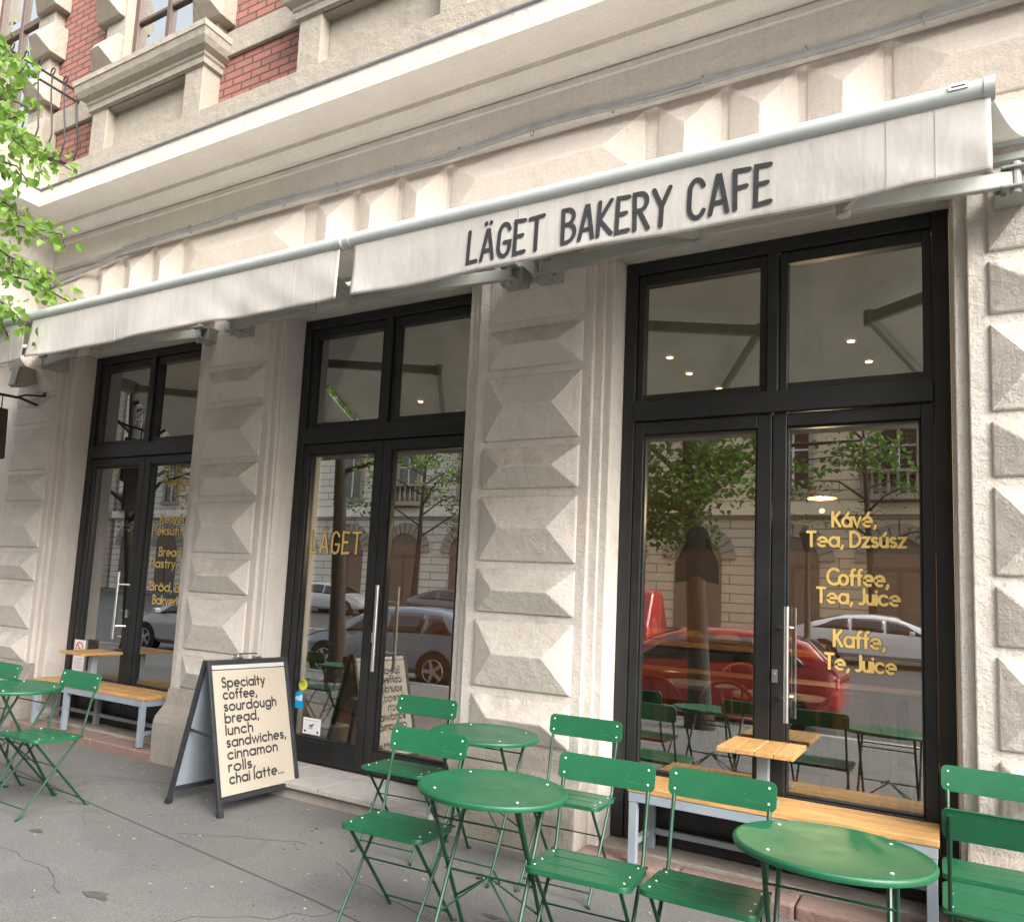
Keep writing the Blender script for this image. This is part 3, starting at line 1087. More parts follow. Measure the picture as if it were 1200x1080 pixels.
st = thing('sticker', 'small round yellow sticker low on the middle glass door', 'sticker', (-4.160, .259, .722))
disc(MB(), 0, 0, 0, .042).build('disc', M['yel'], st)
q = MB()
q.tube([(-.02, -.0025, -.004), (0, -.0025, -.014), (.02, -.0025, -.004)], .0022, 5)
q.tube([(-.012, -.0025, .012), (-.010, -.0025, .012)], .003, 5)
q.tube([(.010, -.0025, .012), (.012, -.0025, .012)], .003, 5)
q.build('print', M['charcoal'], st)
st = thing('sticker', 'small square blue sticker with white script under the yellow one', 'sticker', (-4.193, .259, .600))
MB().box(-.043, .043, -.002, 0, -.062, .062).build('square', M['blue'], st, bevel=.0)
text_mesh([('wolt', -.034, .0, .045, .068)], GEO, .2, wall_place(-.002), .0006).build('lettering', M['paper'], st)
st = thing('notice', 'white dogs-welcome card taped low inside the middle glass door', 'notice', (-4.045, .259, .421))
MB().box(-.085, .085, -.002, 0, -.06, .06).build('card', M['paper'], st)
q = MB()
q.bar((-.022, -.0026, .0), (.012, -.0026, .010), .012, .001, (0, 0, 1))
q.bar((.012, -.0026, .012), (.024, -.0026, .020), .009, .001, (0, 0, 1))
for x in (-.018, -.010, .004, .010):
    q.bar((x, -.0026, .002), (x - .006, -.0026, -.020), .004, .001, (1, 0, 0))
for x in (-.062, .062):
    disc(q, x, -.0022, -.040, .010, 10, .0006)
q.build('print', M['charcoal'], st)
q = MB()
q.box(-.065, .065, -.0026, -.0021, .040, .044)
q.build('print', M['greyp'], st)
st = thing('notice', 'white no-smoking notice with a red ring behind the side table', 'notice', (-6.905, .19, .70))
MB().box(-.085, .085, -.003, 0, -.15, .15).build('card', M['paper'], st)
q = MB()
q.tube([(.055 * math.cos(a), -.004, .07 + .055 * math.sin(a)) for a in [2 * PI * j / 24 for j in range(25)]], .006, 5)
q.bar((-.035, -.0042, .105), (.035, -.0042, .035), .010, .002, (1, 0, 1))
q.build('prohibition_ring', M['redp'], st)
q = MB()
q.box(-.03, .03, -.0045, -.0035, .066, .074)
for k in range(5):
    q.box(-.06, .06 - .02 * (k % 2), -.0042, -.0032, -.03 - .02 * k, -.024 - .02 * k)
q.build('print', M['greyp'], st)
st = thing('round_sign', 'round yellow-green lit sign behind the far door handle', 'sign', (-6.485, .30, 1.47))
disc(MB(), 0, 0, 0, .098, 28, .02).build('disc', M['neon'], st)
q = MB()
q.tube([(.058 * math.cos(a), -.022, .058 * math.sin(a)) for a in [2 * PI * j / 24 for j in range(20)]], .009, 6)
q.tube([(0, -.022, .0), (.05, -.022, .0)], .009, 6)
q.build('ring', M['paper'], st)
# dark etched figure on the left leaf of the near door
st = thing('window_decal', 'dark translucent rounded decal on the left pane of the near door', 'decal', (-1.205, .2585, 1.845))
kf = NT('smoked_film')
kf.b.inputs['Base Color'].default_value = (.012, .011, .010, 1)
kf.b.inputs['Roughness'].default_value = .3
tf = kf.n('ShaderNodeBsdfTransparent')
xf_ = kf.n('ShaderNodeMixShader')
xf_.inputs[0].default_value = .36
kf.l(tf.outputs[0], xf_.inputs[1])
kf.l(kf.b.outputs[0], xf_.inputs[2])
kf.l(xf_.outputs[0], kf.out.inputs['Surface'])
dk = kf.m
q = MB()
q.prism(arc(0, -.14, .125, .15, 0, 68, 8) + arc(0, .05, .07, .07, -50, 230, 20) + arc(0, -.14, .125, .15, 112, 180, 8) + [(-.125, -.22), (-.06, -.21), (0, -.17), (.06, -.21), (.125, -.22)], -.0026, -.0014, 1)
q.build('film', dk, st)


# ------------------------------------------------------------------ awnings
YF, ZF = -1.65, 3.185
fab_w = lambda x: .012 * math.sin(x * 7.3) + .008 * math.sin(x * 17 + 1.3)


def valance_pt(x, t, xa, xb):
    """t 0 at the bar, 1 at the hem; slight waves that grow to the hem"""
    e = min(1.0, abs(x - xa) / .25, abs(x - xb) / .25)
    y = YF - .012 + t * (.013 * math.sin(x * 4.1 + xa) + .007 * math.sin(x * 11 + 2 + t * 3) + .0045 * math.sin(x * 19 - t * 7) * max(0, math.sin(x * 1.9 + 1))) * (.5 + .5 * t) - t * (1 - e) * .012
    z = ZF - .03 - t * (.262 + .003 * math.sin(x * 2.2 + .7))
    return (x, y, z)


def awning(label, fa, fb, wa, wb, lettering=None, arms=()):
    t = thing('awning', label, 'awning', (0, 0, 0), 0, 'cream awnings along the front')
    # sloping cloth
    q = MB()
    n, mm = 28, 14
    vs = []
    for j in range(mm + 1):
        s = j / mm
        for i in range(n + 1):
            u = i / n
            xw, xf = wa + (wb - wa) * u, fa + .02 + (fb - fa - .04) * u
            x = xw + (xf - xw) * s
            y = -.12 + (YF + .02 + .12) * s
            z = 3.79 + (ZF + .028 - 3.79) * s - .045 * math.sin(PI * s) - .006 * math.sin(u * 19) * math.sin(PI * s)
            vs.append((x, y, z))
    fs = [(j * (n + 1) + i, j * (n + 1) + i + 1, (j + 1) * (n + 1) + i + 1, (j + 1) * (n + 1) + i) for j in range(mm) for i in range(n)]
    q.add(vs, fs)
    o = q.build('canopy', M['fabric'], t, smooth=True)
    sm = o.modifiers.new('thickness', 'SOLIDIFY')
    sm.thickness = .003
    # hanging valance
    q = MB()
    n, mm = 150, 12
    xa, xb = fa + .025, fb - .012
    vs = [valance_pt(xa + (xb - xa) * i / n, j / mm, xa, xb) for j in range(mm + 1) for i in range(n + 1)]
    fs = [(j * (n + 1) + i, j * (n + 1) + i + 1, (j + 1) * (n + 1) + i + 1, (j + 1) * (n + 1) + i) for j in range(mm) for i in range(n)]
    q.add(vs, fs)
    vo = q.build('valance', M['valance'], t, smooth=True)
    sm = vo.modifiers.new('thickness', 'SOLIDIFY')
    sm.thickness = .002
    sm.offset = 0
    # seams of the cloth
    q = MB()
    for k in (xb - .15, xb - .29, xa + .9):
        q.tube([Vector(valance_pt(k, s / 6, xa, xb)) + Vector((0, -.0026, 0)) for s in range(7)], .0008, 4)
    q.tube([Vector(valance_pt(xa + (xb - xa) * s / 60, .965, xa, xb)) + Vector((0, -.0036, 0)) for s in range(61)], .0009, 4)
    q.build('seam', mat('seam_thread', (.46, .44, .41), .9), vo)
    if lettering:
        def place(x, z, l):
            tt = max(0, min(1, (ZF - .03 - z) / .262))
            p = valance_pt(x, tt, xa, xb)
            return (x, p[1] - .0045 - l, z)
        for ln in lettering:
            text_mesh([ln], CAP, .122, place, .0, .17).build('lettering', M['ink'], vo)
    # front bar with end caps
    q = MB()
    q.tube([(fa, YF, ZF), (fb - .03, YF, ZF)], .036, 20)
    q.build('front_bar', M['alu'], t, smooth=True)
    MB().tube([(fb - .03, YF, ZF), (fb, YF, ZF)], .039, 20).build('end_cap', M['alu'], t, smooth=True)
    MB().tube([(fa - .028, YF, ZF), (fa, YF, ZF)], .039, 20).build('end_cap', M['alu'], t, smooth=True)
    # roller at the wall
    q = MB()
    q.tube([(wa - .05, -.12, 3.80), (wb + .05, -.12, 3.80)], .04, 14)
    q.box(wa - .08, wb + .08, -.10, -.04, 3.70, 3.735)
    q.build('roller', M['alu'], t, smooth=True)
    for sh, el, fr in arms:
        q = MB()
        a, b, c = Vector(sh), Vector(el), Vector(fr)
        q.bar(a, b, .075, .042, (0, 0, 1))
        q.bar(b, c, .06, .036, (0, 0, 1))
        ao = q.build('folding_arm', M['alud'], t, bevel=.008)
        MB().tube([b + Vector((0, 0, -.05)), b + Vector((0, 0, .05))], .032, 12).build('elbow_joint', M['alud'], ao, bevel=.005)
        j = MB()
        j.box(a[0] - .075, a[0] + .075, a[1] + .03, a[1] + .20, a[2] - .05, a[2] + .06)
        for dz in (-.052, .040):
            j.box(a[0] - .055, a[0] + .055, a[1] - .045, a[1] + .05, a[2] + dz, a[2] + dz + .014)
        j.tube([a + Vector((.0, -.01, -.075)), a + Vector((.0, -.01, .075))], .022, 12)
        j.tube([a + Vector((.05, .06, -.075)), a + Vector((.05, .06, .02))], .010, 8)
        j.tube([a + Vector((-.045, .02, -.07)), a + Vector((-.045, .02, .05))], .012, 8)
        j.build('shoulder_bracket', M['alud'], t, bevel=.006)
    return t


FA = [(-8.15, -5.225), (-5.18, -2.485), (-2.432, .17)]
awning('cream awning mostly hidden behind the green leaves, only its end showing', *FA[0], -7.6, -5.0,
       arms=(((-7.3, -.25, 3.5), (-6.3, -.60, 3.40), (-7.2, -1.58, 3.17)), ((-5.12, -.25, 3.5), (-5.95, -.60, 3.40), (-5.4, -1.58, 3.17))))
awning('plain cream awning without writing between leaves and lettered awning', *FA[1], -4.92, -2.30,
       arms=(((-4.70, -.28, 3.5), (-3.62, -.58, 3.40), (-4.15, -1.58, 3.17)), ((-2.26, -.28, 3.5), (-3.25, -.60, 3.40), (-2.75, -1.58, 3.17))))
aw = awning('cream awning lettered with the cafe name in dark capitals', *FA[2], -2.20, .375,
            [('LÄGET', -1.752, 2.935, .148, .362), ('BAKERY', -1.300, 2.936, .148, .442), ('CAFE', -.790, 2.942, .148, .292)],
            arms=(((-2.03, -.28, 3.5), (-1.02, -.56, 3.40), (-1.55, -1.58, 3.17)), ((.315, -.30, 3.5), (-.36, -.56, 3.40), (-.02, -1.58, 3.17))))
q = MB().box(.045, .098, YF - .040, YF - .034, ZF + .002, ZF + .024)
pl_ = q.build('maker_plate', M['steel'], aw)
MB().box(.052, .091, YF - .0415, YF - .040, ZF + .010, ZF + .014).build('plate_mark', M['charcoal'], pl_)

# cable sagging along the frieze
cb = thing('wall_cable', 'grey cable bundle clipped along the top of the frieze', 'cable')
q = MB()
pts = [(-8.0, -.06, 4.30), (-7.4, -.15, 4.38), (-7.0, -.13, 4.43), (-6.7, -.12, 4.46), (-6.45, -.12, 4.53)]
x = -6.2
while x < 6.4:
    pts.append((x, -.115, 4.552 + .012 * math.sin(x * 2.3) + .008 * math.sin(x * 5.1)))
    x += .25
q.tube(pts, .020, 8)
q.tube([(p[0], p[1] - .012, p[2] - .020 - .010 * math.sin(p[0] * 3.7)) for p in pts[3:]], .012, 6)
q.tube([(p[0], p[1] - .006, p[2] + .017 + .006 * math.sin(p[0] * 2.9 + 1)) for p in pts[4:]], .010, 6)
q.build('cable_run', M['cable'], cb, smooth=True)
q = MB()
x = -6.1
while x < 6:
    q.tube([(x + .02 * math.cos(0), -.118 + .028 * math.cos(a), 4.55 + .034 * math.sin(a)) for a in [2 * PI * j / 10 for j in range(11)]], .004, 5)
    x += .55
q.build('cable_clip', M['cable'], cb)

# small wall fittings at the left
fl = thing('floodlight', 'small square weathered floodlight on the pilaster under the balcony', 'lamp', (-7.72, -.10, 3.41))
fl.scale = (1.3, 1.3, 1.25)
q = MB()
q.add([(-.09, -.14, -.10), (.05, -.16, -.10), (.05, -.13, .08), (-.09, -.11, .08), (-.06, -.02, -.07), (.08, -.04, -.07), (.08, -.02, .06), (-.06, 0, .06)],
      [(0, 3, 2, 1), (4, 5, 6, 7), (0, 1, 5, 4), (1, 2, 6, 5), (2, 3, 7, 6), (3, 0, 4, 7)])
q.build('housing', M['limestone'], fl, bevel=.015)
q = MB()
q.add([(-.078, -.145, -.085), (.038, -.162, -.085), (.038, -.137, .065), (-.078, -.120, .065)], [(0, 1, 2, 3)])
fp = q.build('lens', mat('floodlight_glass', (.36, .37, .36), .25), fl)
sm = fp.modifiers.new('t', 'SOLIDIFY')
sm.thickness = .008
MB().box(-.02, .06, -.03, .04, -.05, .05).build('mount', M['alud'], fl)
hs_ = thing('hanging_sign', 'dark narrow sign hanging from an iron arm below the floodlight', 'sign', (-7.56, -.06, 3.13))
q = MB()
q.tube([(0, .0, -.02), (0, -.25, .02), (0, -.65, .0)], .014, 8)
q.tube([(0, -.55, .0), (0, -.55, -.13)], .006, 6)
q.tube([(0, -.42, .01), (0, -.42, -.13)], .006, 6)
q.tube([(0, .0, .10), (0, -.2, .06), (0, -.3, .01)], .010, 8)
q.box(-.03, .03, -.004, .01, -.06, .14)
q.build('bracket', M['iron'], hs_)
q = MB()
q.prism([(-.36, -.12), (-.62, -.12), (-.62, -.93), (-.40, -.93), (-.40, -.62), (-.34, -.60)], -.022, .022, 0)
q.build('board', mat('brown_sign', (.05, .036, .032), .6), hs_, bevel=.006)


# ------------------------------------------------------------------ benches with small side tables
def bench(label, x0, x1, tray, divs):
    t = thing('bench', label, 'bench', ((x0 + x1) / 2, 0, 0), 0, 'benches in the doorways')
    h = (x1 - x0) / 2
    y0, y1, z = -.19, .195, .505
    q = MB()
    for k in range(3):
        ya = y0 + (y1 - y0) * k / 3
        q.box(-h, h, ya + .002, ya + (y1 - y0) / 3 - .002, z - .032, z)
    q.build('seat', M['wood'], t, bevel=.004)
    q = MB()
    zt = z - .033
    q.box(-h + .006, h - .006, y0 + .006, y0 + .046, zt - .05, zt)
    q.box(-h + .006, h - .006, y1 - .046, y1 - .006, zt - .05, zt)
    for x in (-h + .006, h - .046):
        q.box(x, x + .04, y0 + .047, y1 - .047, zt - .05, zt)
    q.build('seat_frame', M['steelgrey'], t, bevel=.003)
    zs = .100
    xs_ = [-h + .008, h - .052] + [-h + 2 * h * d for d in divs]
    for x in xs_:
        for y in (y0 + .008, y1 - .052):
            MB().box(x, x + .044, y, y + .044, zs if y < 0 else .112, zt - .051).build('leg', M['steelgrey'], t, bevel=.003)
    q = MB()
    for a, b in zip(sorted(xs_)[:-1], sorted(xs_)[1:]):
        q.box(a + .045, b - .001, y1 - .046, y1 - .014, .19, .222)
        q.box(a + .045, b - .001, y0 + .17, y0 + .20, .20, .23) if False else None
    for x in (min(xs_), max(xs_)):
        q.box(x + .006, x + .038, y0 + .053, y1 - .053, .19, .222)
    q.build('stretcher', M['steelgrey'], t, bevel=.003)
    tx, tw, ty0, ty1 = tray
    q = MB()
    for k in range(4):
        xa = tx - tw / 2 + tw * k / 4
        q.box(xa + .001, xa + tw / 4 - .001, ty0, ty1, .765, .79)
    q.build('side_table', M['woody'], t, bevel=.003)
    q = MB()
    q.box(tx - .028, tx + .028, -.03, .03, z + .001, .764)
    q.box(tx - .07, tx + .07, -.07, .07, z, z + .006)
    q.box(tx - .09, tx + .09, -.09, .09, .756, .7645)
    q.build('table_post', M['steelgrey'], t, bevel=.003)
    return t


bench('long pine bench with grey legs under the gold coffee lettering', -1.44, -.016, (-.785 + .728, .36, -.26, .20), ())
bench('pine bench with grey steel legs in front of the far glass door', -7.0, -5.46, (-.19, .32, -.24, .19), (.30,))


# ------------------------------------------------------------------ A-board
ab = thing('sandwich_board', 'black framed sandwich board listing coffee, breads and rolls', 'sign', (-4.02, -.515, 0))
xf, xk, top, hw = .225, -.235, .955, .365


def leg_x(z, side):
    return side * .012 + (xf if side > 0 else xk) * (1 - z / top)


for side, nm in ((1, 'front'), (-1, 'back')):
    fr = MB()
    for y in (-hw, hw):
        g0 = gz(ab.location.y + y)
        fr.bar((leg_x(0, side), y, g0 + .001), (leg_x(top, side), y, top), .03, .026, (0, 1, 0))
    for z, hgt in ((.105, .03), (.94, .03)):
        fr.bar((leg_x(z, side), -hw + .015, z), (leg_x(z, side), hw - .015, z), hgt, .024, (0, 0, 1))
    fo = fr.build('board_frame', M['charcoal'], ab, bevel=.003)
    for y in (-hw, hw):
        ft = MB()
        g0 = gz(ab.location.y + y)
        ft.bar((leg_x(.0, side) + side * .001, y, g0 - .001), (leg_x(.05, side) + side * .001, y, .05), .038, .034, (0, 1, 0))
        ft.build('foot', M['tyre'], fo)
    # panel
    z0, z1 = .125, .890 if side > 0 else .92
    p0, p1 = Vector((leg_x(z0, side), 0, z0)), Vector((leg_x(z1, side), 0, z1))
    up_ = (p1 - p0)
    Hh = up_.length
    up_ = up_ / Hh
    nrm = Vector((side * up_.z, 0, -side * up_.x))
    Wd = hw * 2 - .035
    q = MB()
    vs = []
    for off in (-.004, .005):
        for yy, zz in ((-Wd / 2, 0), (Wd / 2, 0), (Wd / 2, Hh), (-Wd / 2, Hh)):
            vs.append(p0 + up_ * zz + nrm * off + Vector((0, yy, 0)))
    q.add(vs, [(0, 3, 2, 1), (4, 5, 6, 7), (0, 1, 5, 4), (1, 2, 6, 5), (2, 3, 7, 6), (3, 0, 4, 7)])
    po = q.build('panel', M['cream'] if side > 0 else M['steelgrey'], fo)
    if side > 0:
        lines = ['Specialty', 'coffee,', 'sourdough', 'bread,', 'lunch', 'sandwiches,', 'cinnamon', 'rolls,', 'chai latte...']
        wds = [.57, .44, .70, .44, .345, .80, .66, .335, .72]
        ls = []
        for k, (t_, wd) in enumerate(zip(lines, wds)):
            ls.append((t_, -Wd / 2 + .085 - .004 * (k == 0), Hh * (1 - (.140 + .0965 * k)), .060, wd * Wd))
        for ln in ls:
            text_mesh([ln], GEO, .215, lambda a, b, l: p0 + up_ * b + nrm * (.0052 + l) + Vector((0, a, 0)), .0003, .22).build('lettering', M['ink'], po)
        back = MB()
        vs = []
        zA, zB = .897, .925
        for off in (-.002, .003):
            for yy, zz in ((-Wd / 2, zA), (Wd / 2, zA), (Wd / 2, zB), (-Wd / 2, zB)):
                vs.append(Vector((leg_x(zz, 1), yy, zz)) + nrm * off)
        back.add(vs, [(0, 3, 2, 1), (4, 5, 6, 7), (0, 1, 5, 4), (1, 2, 6, 5), (2, 3, 7, 6), (3, 0, 4, 7)])
        back.build('header_strip', mat('clear_strip', (.42, .42, .41), .3), fo)
q = MB()
q.tube([(.0, -.09, .972), (0, -.09, .985), (0, -.075, .992), (0, .075, .992), (0, .09, .985), (0, .09, .972)], .006, 8)
q.box(-.025, .025, -.115, -.065, .958, .973)
q.box(-.025, .025, .065, .115, .958, .973)
q.build('carry_handle', M['steel'], ab)
q = MB()
for y in (-hw + .02, hw - .02):
    q.bar((leg_x(.50, -1), y, .50), (leg_x(.47, 1), y, .47), .018, .006, (0, 0, 1))
q.build('stay', M['charcoal'], ab)


# ------------------------------------------------------------------ folding bistro chairs and tables
def rounded(w_, d_, r, n=6):
    P = []
    for cx, cy, a in ((w_ / 2 - r, d_ / 2 - r, 0), (-w_ / 2 + r, d_ / 2 - r, 90), (-w_ / 2 + r, -d_ / 2 + r, 180), (w_ / 2 - r, -d_ / 2 + r, 270)):
        P += arc(cx, cy, r, r, a, a + 90, n)
    return P


def pressed_plate(w_, d_, r, lip, groove, T):
    """pressed steel plate: rolled edge, one or more long creases. T maps (u, v, h) to space"""
    q = MB()
    rings = []
    for k, h in ((1.0, -lip), (1.0, -.003), (.995, 0.0)):
        rings.append([(x * k, y * k, h) for x, y in rounded(w_, d_, r)])
    ins = .012
    rings.append([(x, y, .0005) for x, y in rounded(w_ - ins * 2, d_ - ins * 2, max(.004, r - ins))])
    n = len(rings[0])
    vs = [T(*p) for R_ in rings for p in R_]
    fs = [(i * n + k, i * n + (k + 1) % n, (i + 1) * n + (k + 1) % n, (i + 1) * n + k) for i in range(len(rings) - 1) for k in range(n)]
    fs.append(tuple((len(rings) - 1) * n + k for k in range(n)))
    under = [T(x * .99, y * .99, -lip * .6 - .002) for x, y in rounded(w_, d_, r)]
    vs += under
    fs.append(tuple(len(rings) * n + k for k in range(n))[::-1])
    q.add(vs, fs)
    for gv in groove:
        L = w_ * .36
        pts = [(-L, gv), (L, gv)]
        a, b = [Vector(T(x, v, .0008)) for x, v in pts]
        q.tube([a, b], .0022, 6)
    return q


def make_chair():
    t = thing('bistro_chair', '', 'chair', (0, 0, 0), 0, 'green folding chairs on the pavement')
    W = .405
    # seat: dips a little to the back
    sl_ = math.radians(-3)
    seatT = lambda u, v, h: (u, v * math.cos(sl_) - .0, .452 + v * math.sin(sl_) * -1 * -1 + h)
    q = pressed_plate(W, .335, .045, .020, (-.055, .055), lambda u, v, h: (u, v, .452 - .045 * v + h))
    q.build('seat', M['green'], t, smooth=True)
    lean = math.radians(14)
    bc = Vector((0, .262, .765))
    bu = Vector((0, math.sin(lean), math.cos(lean)))
    bn = Vector((0, -math.cos(lean), math.sin(lean)))
    bT = lambda u, v, h: tuple(bc + Vector((u, 0, 0)) + bu * v + bn * (h - .05 * (u / .2) ** 2 * -.25))
    q = pressed_plate(W, .112, .026, .012, (0.0,), bT)
    q.build('backrest', M['green'], t, smooth=True)
    for s in (-1, 1):
        x = s * .178
        q = MB()   # long bar: back, seat hinge, front foot
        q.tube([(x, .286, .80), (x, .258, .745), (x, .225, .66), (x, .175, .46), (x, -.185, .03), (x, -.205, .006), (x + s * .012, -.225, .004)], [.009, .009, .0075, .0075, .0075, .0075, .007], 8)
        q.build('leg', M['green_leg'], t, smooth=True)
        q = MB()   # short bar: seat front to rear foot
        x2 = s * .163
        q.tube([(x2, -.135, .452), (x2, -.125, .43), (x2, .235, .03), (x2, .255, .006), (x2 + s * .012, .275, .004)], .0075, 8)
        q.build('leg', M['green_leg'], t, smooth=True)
    for xx, yy, zz, rr in ((.178, -.165, .055, .0045), (.163, .21, .058, .0045), (.18, .02, .276, .004), (.198, .172, .44, .006)):
        MB().tube([(-xx, yy, zz), (xx, yy, zz)], rr, 6).build('cross_bar', M['green_leg'], t, smooth=True)
    q = MB()
    for s in (-1, 1):
        for v in (-.028, .030):
            c = Vector(bT(s * .176, v, .001))
            q.tube([c, c + bn * .003], [.005, .004], 8)
        for v in (-.11, -.02, .12):
            c = Vector((s * .172, v, .452 - .045 * v + .001))
            q.tube([c, c + Vector((0, 0, .0025))], [.0045, .0035], 8)
    q.build('rivet', M['rivet'], t)
    return t


def make_table():
    t = thing('bistro_table', '', 'table', (0, 0, 0), 0, 'round green tables on the pavement')
    R = .302
    q = MB()
    q.lathe([(R - .012, .688), (R - .002, .690), (R, .697), (R, .706), (R - .003, .711), (R - .009, .7135), (R - .014, .712), (R * .5, .7125), (.01, .713)], seg=56)
    q.build('table_top', M['green'], t, smooth=True)
    for s in (-1, 1):
        for d in (-1, 1):
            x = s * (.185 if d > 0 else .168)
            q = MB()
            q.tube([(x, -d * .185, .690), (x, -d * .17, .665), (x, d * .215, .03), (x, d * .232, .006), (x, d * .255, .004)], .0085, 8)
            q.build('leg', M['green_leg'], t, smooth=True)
    q = MB()
    for a in (-1, 1):
        q.tube([(a * .185, .10, .22), (0, 0, .36)], .0045, 6)
        q.tube([(a * .168, -.10, .22), (0, 0, .36)], .0045, 6)
        q.tube([(a * .05, 0, .345), (0, a * .05, .37)], .004, 6)
    q.tube([(-.19, .0, .36), (.19, 0, .36)], .005, 6)
    q.build('stay_rod', M['green_leg'], t, smooth=True)
    for xx, yy, zz in ((.185, -.15, .60), (.168, .15, .60), (.185, .185, .08), (.168, -.185, .08)):
        MB().tube([(-xx, yy, zz), (xx, yy, zz)], .0045, 6).build('cross_bar', M['green_leg'], t, smooth=True)
    q = MB()
    for k in range(4):
        a = math.radians(45 + 90 * k)
        c = Vector((.245 * math.cos(a), .245 * math.sin(a), .7125))
        q.tube([c, c + Vector((0, 0, .0022))], [.006, .0045], 8)
    q.build('rivet', M['rivet'], t)
    return t


D = math.radians
CH = [(-2.02, -1.545, 4, 'green folding chair beside the front round table, nearest the sandwich board'),
      (-2.62, -.60, 5, 'green folding chair behind, up against the marble doorstep'),
      (-1.635, -.53, 4, 'green folding chair behind, between the rear table and the long bench'),
      (-1.165, -1.50, 5, 'green folding chair between the front table and the long bench, whole seat visible'),
      (-.73, -1.45, 1, 'green folding chair whose backrest hides part of the long bench, beside the large near table'),
      (.195, -.46, 0, 'green folding chair whose backrest shows above another, against the lowest stone blocks'),
      (.195, -.865, 180, 'green folding chair turned towards the wall, its backrest in front of its seat'),
      (-4.775, -1.51, 0, 'green folding chair standing alone before the short far bench'),
      (-5.50, -1.62, 0, 'green folding chair of which only a backrest corner shows past the far table')]
ch0 = make_chair()
for k, (x, y, rz, lb) in enumerate(CH):
    c = ch0 if k == 0 else copy_tree(ch0)
    c.location = (x, y, gz(y))
    c.rotation_euler = (math.atan(.018) * (1 if rz < 90 else -1), 0, D(rz))
    c['label'] = lb
TB = [(-1.53, -1.61, 5, 'round green table nearest the middle, in front of the pilaster'),
      (-2.12, -.57, 2, 'round green table behind, close to the pilaster and doorstep'),
      (-.315, -1.525, 3, 'round green table before the long bench, the largest in view'),
      (-5.12, -1.50, 0, 'round green table farthest away, by the short bench')]
tb0 = make_table()
for k, (x, y, rz, lb) in enumerate(TB):
    c = tb0 if k == 0 else copy_tree(tb0)
    c.location = (x, y, gz(y))
    c.rotation_euler = (math.atan(.018), 0, D(rz))
    c['label'] = lb

# ------------------------------------------------------------------ inside the cafe
for k, (x, y, lb) in enumerate(((-2.12, 2.81, 'first ceiling spotlight from the left in the near door transom'), (-2.09, 3.4, 'second ceiling spotlight in the left transom of the near door'),
                                (-1.95, 4.07, 'third ceiling spotlight low in the left transom of the near door'), (-.61, 2.91, 'brightest ceiling spotlight in the right transom of the near door'),
                                (-.52, 3.58, 'middle ceiling spotlight in the right transom of the near door'), (-.39, 4.18, 'lowest ceiling spotlight in the right transom of the near door'),
                                (-5.35, 3.47, 'left ceiling spotlight in the middle door transom'), (-5.19, 4.13, 'right ceiling spotlight in the middle door transom'))):
    t = thing('ceiling_spotlight', lb, 'ceiling light', (x, y, 3.86), 0, 'spotlights in the cafe ceiling')
    q = MB().lathe([(.045, 0), (.045, -.02), (.03, -.024)], seg=18)
    q.build('housing', M['winwhite'], t)
    q = MB().lathe([(.028, -.025), (.028, -.03)], seg=16)
    q.build('bulb', M['warm'], t)
for (x, y, z, e, lb) in ((-.80, 2.6, 2.46, 34, 'glowing pendant lamp inside behind the gold lettering'), (-3.25, 1.5, 2.1, 26, 'added pendant lamp brightening the room inside the middle door'),
                         (-6.3, 1.9, 2.5, 40, 'added pendant lamp brightening the room above the bread rack')):  # middle and far pendants are added to brighten the interior
    t = thing('pendant_lamp', lb, 'lamp', (x, y, z))
    MB().tube([(0, 0, .1), (0, 0, 3.86 - z)], .006, 6).build('cord', M['iron'], t)
    q = MB().lathe([(.03, .13), (.05, .11), (.10, .03), (.11, -.02), (.105, -.022), (.08, .02)], seg=24)
    q.build('lamp_shade', M['intwood'], t, smooth=True)
    q = MB().lathe([(.008, -.03), (.02, -.02), (.025, 0), (.02, .03), (.015, .05)], seg=16)
    q.build('bulb', M['glow'], t, smooth=True)
    ld = bpy.data.lights.new('room_fill', 'POINT')  # point light added below the bulb to light up the room
    ld.energy = e
    ld.color = (1, .7, .42)
    ld.shadow_soft_size = .02
    lo = bpy.data.objects.new('room_fill', ld)
    col.objects.link(lo)
    lo.location = (0, 0, -.12)
    lo.parent = t

FZ = .148
t = thing('counter', 'long wooden window counter seen through the near door', 'counter', (-1.05, 1.25, FZ))
MB().box(-.85, .95, -.22, .22, .86, .90).build('counter_top', M['intwood'], t, bevel=.005)
for x in (-.75, .85):
    MB().box(x - .03, x + .03, -.12, .12, 0, .859).build('leg', M['iron'], t)
for k, (x, y, r, lb) in enumerate(((-1.0, 2.0, .34, 'round pale table inside behind the near door handle'), (-1.65, 2.4, .32, 'round dark table inside at the left of the near door'))):
    t = thing('cafe_table', lb, 'table', (x, y, FZ), 0, 'tables inside the cafe')
    MB().lathe([(r, .70), (r, .73), (r - .01, .735)], seg=32).build('table_top', M['slab'] if k == 0 else M['steelgrey'], t)
    MB().tube([(0, 0, .0), (0, 0, .70)], .03, 10).build('leg', M['iron'], t)
    MB().lathe([(.2, 0), (.2, .02), (.03, .03)], seg=20).build('base', M['iron'], t)


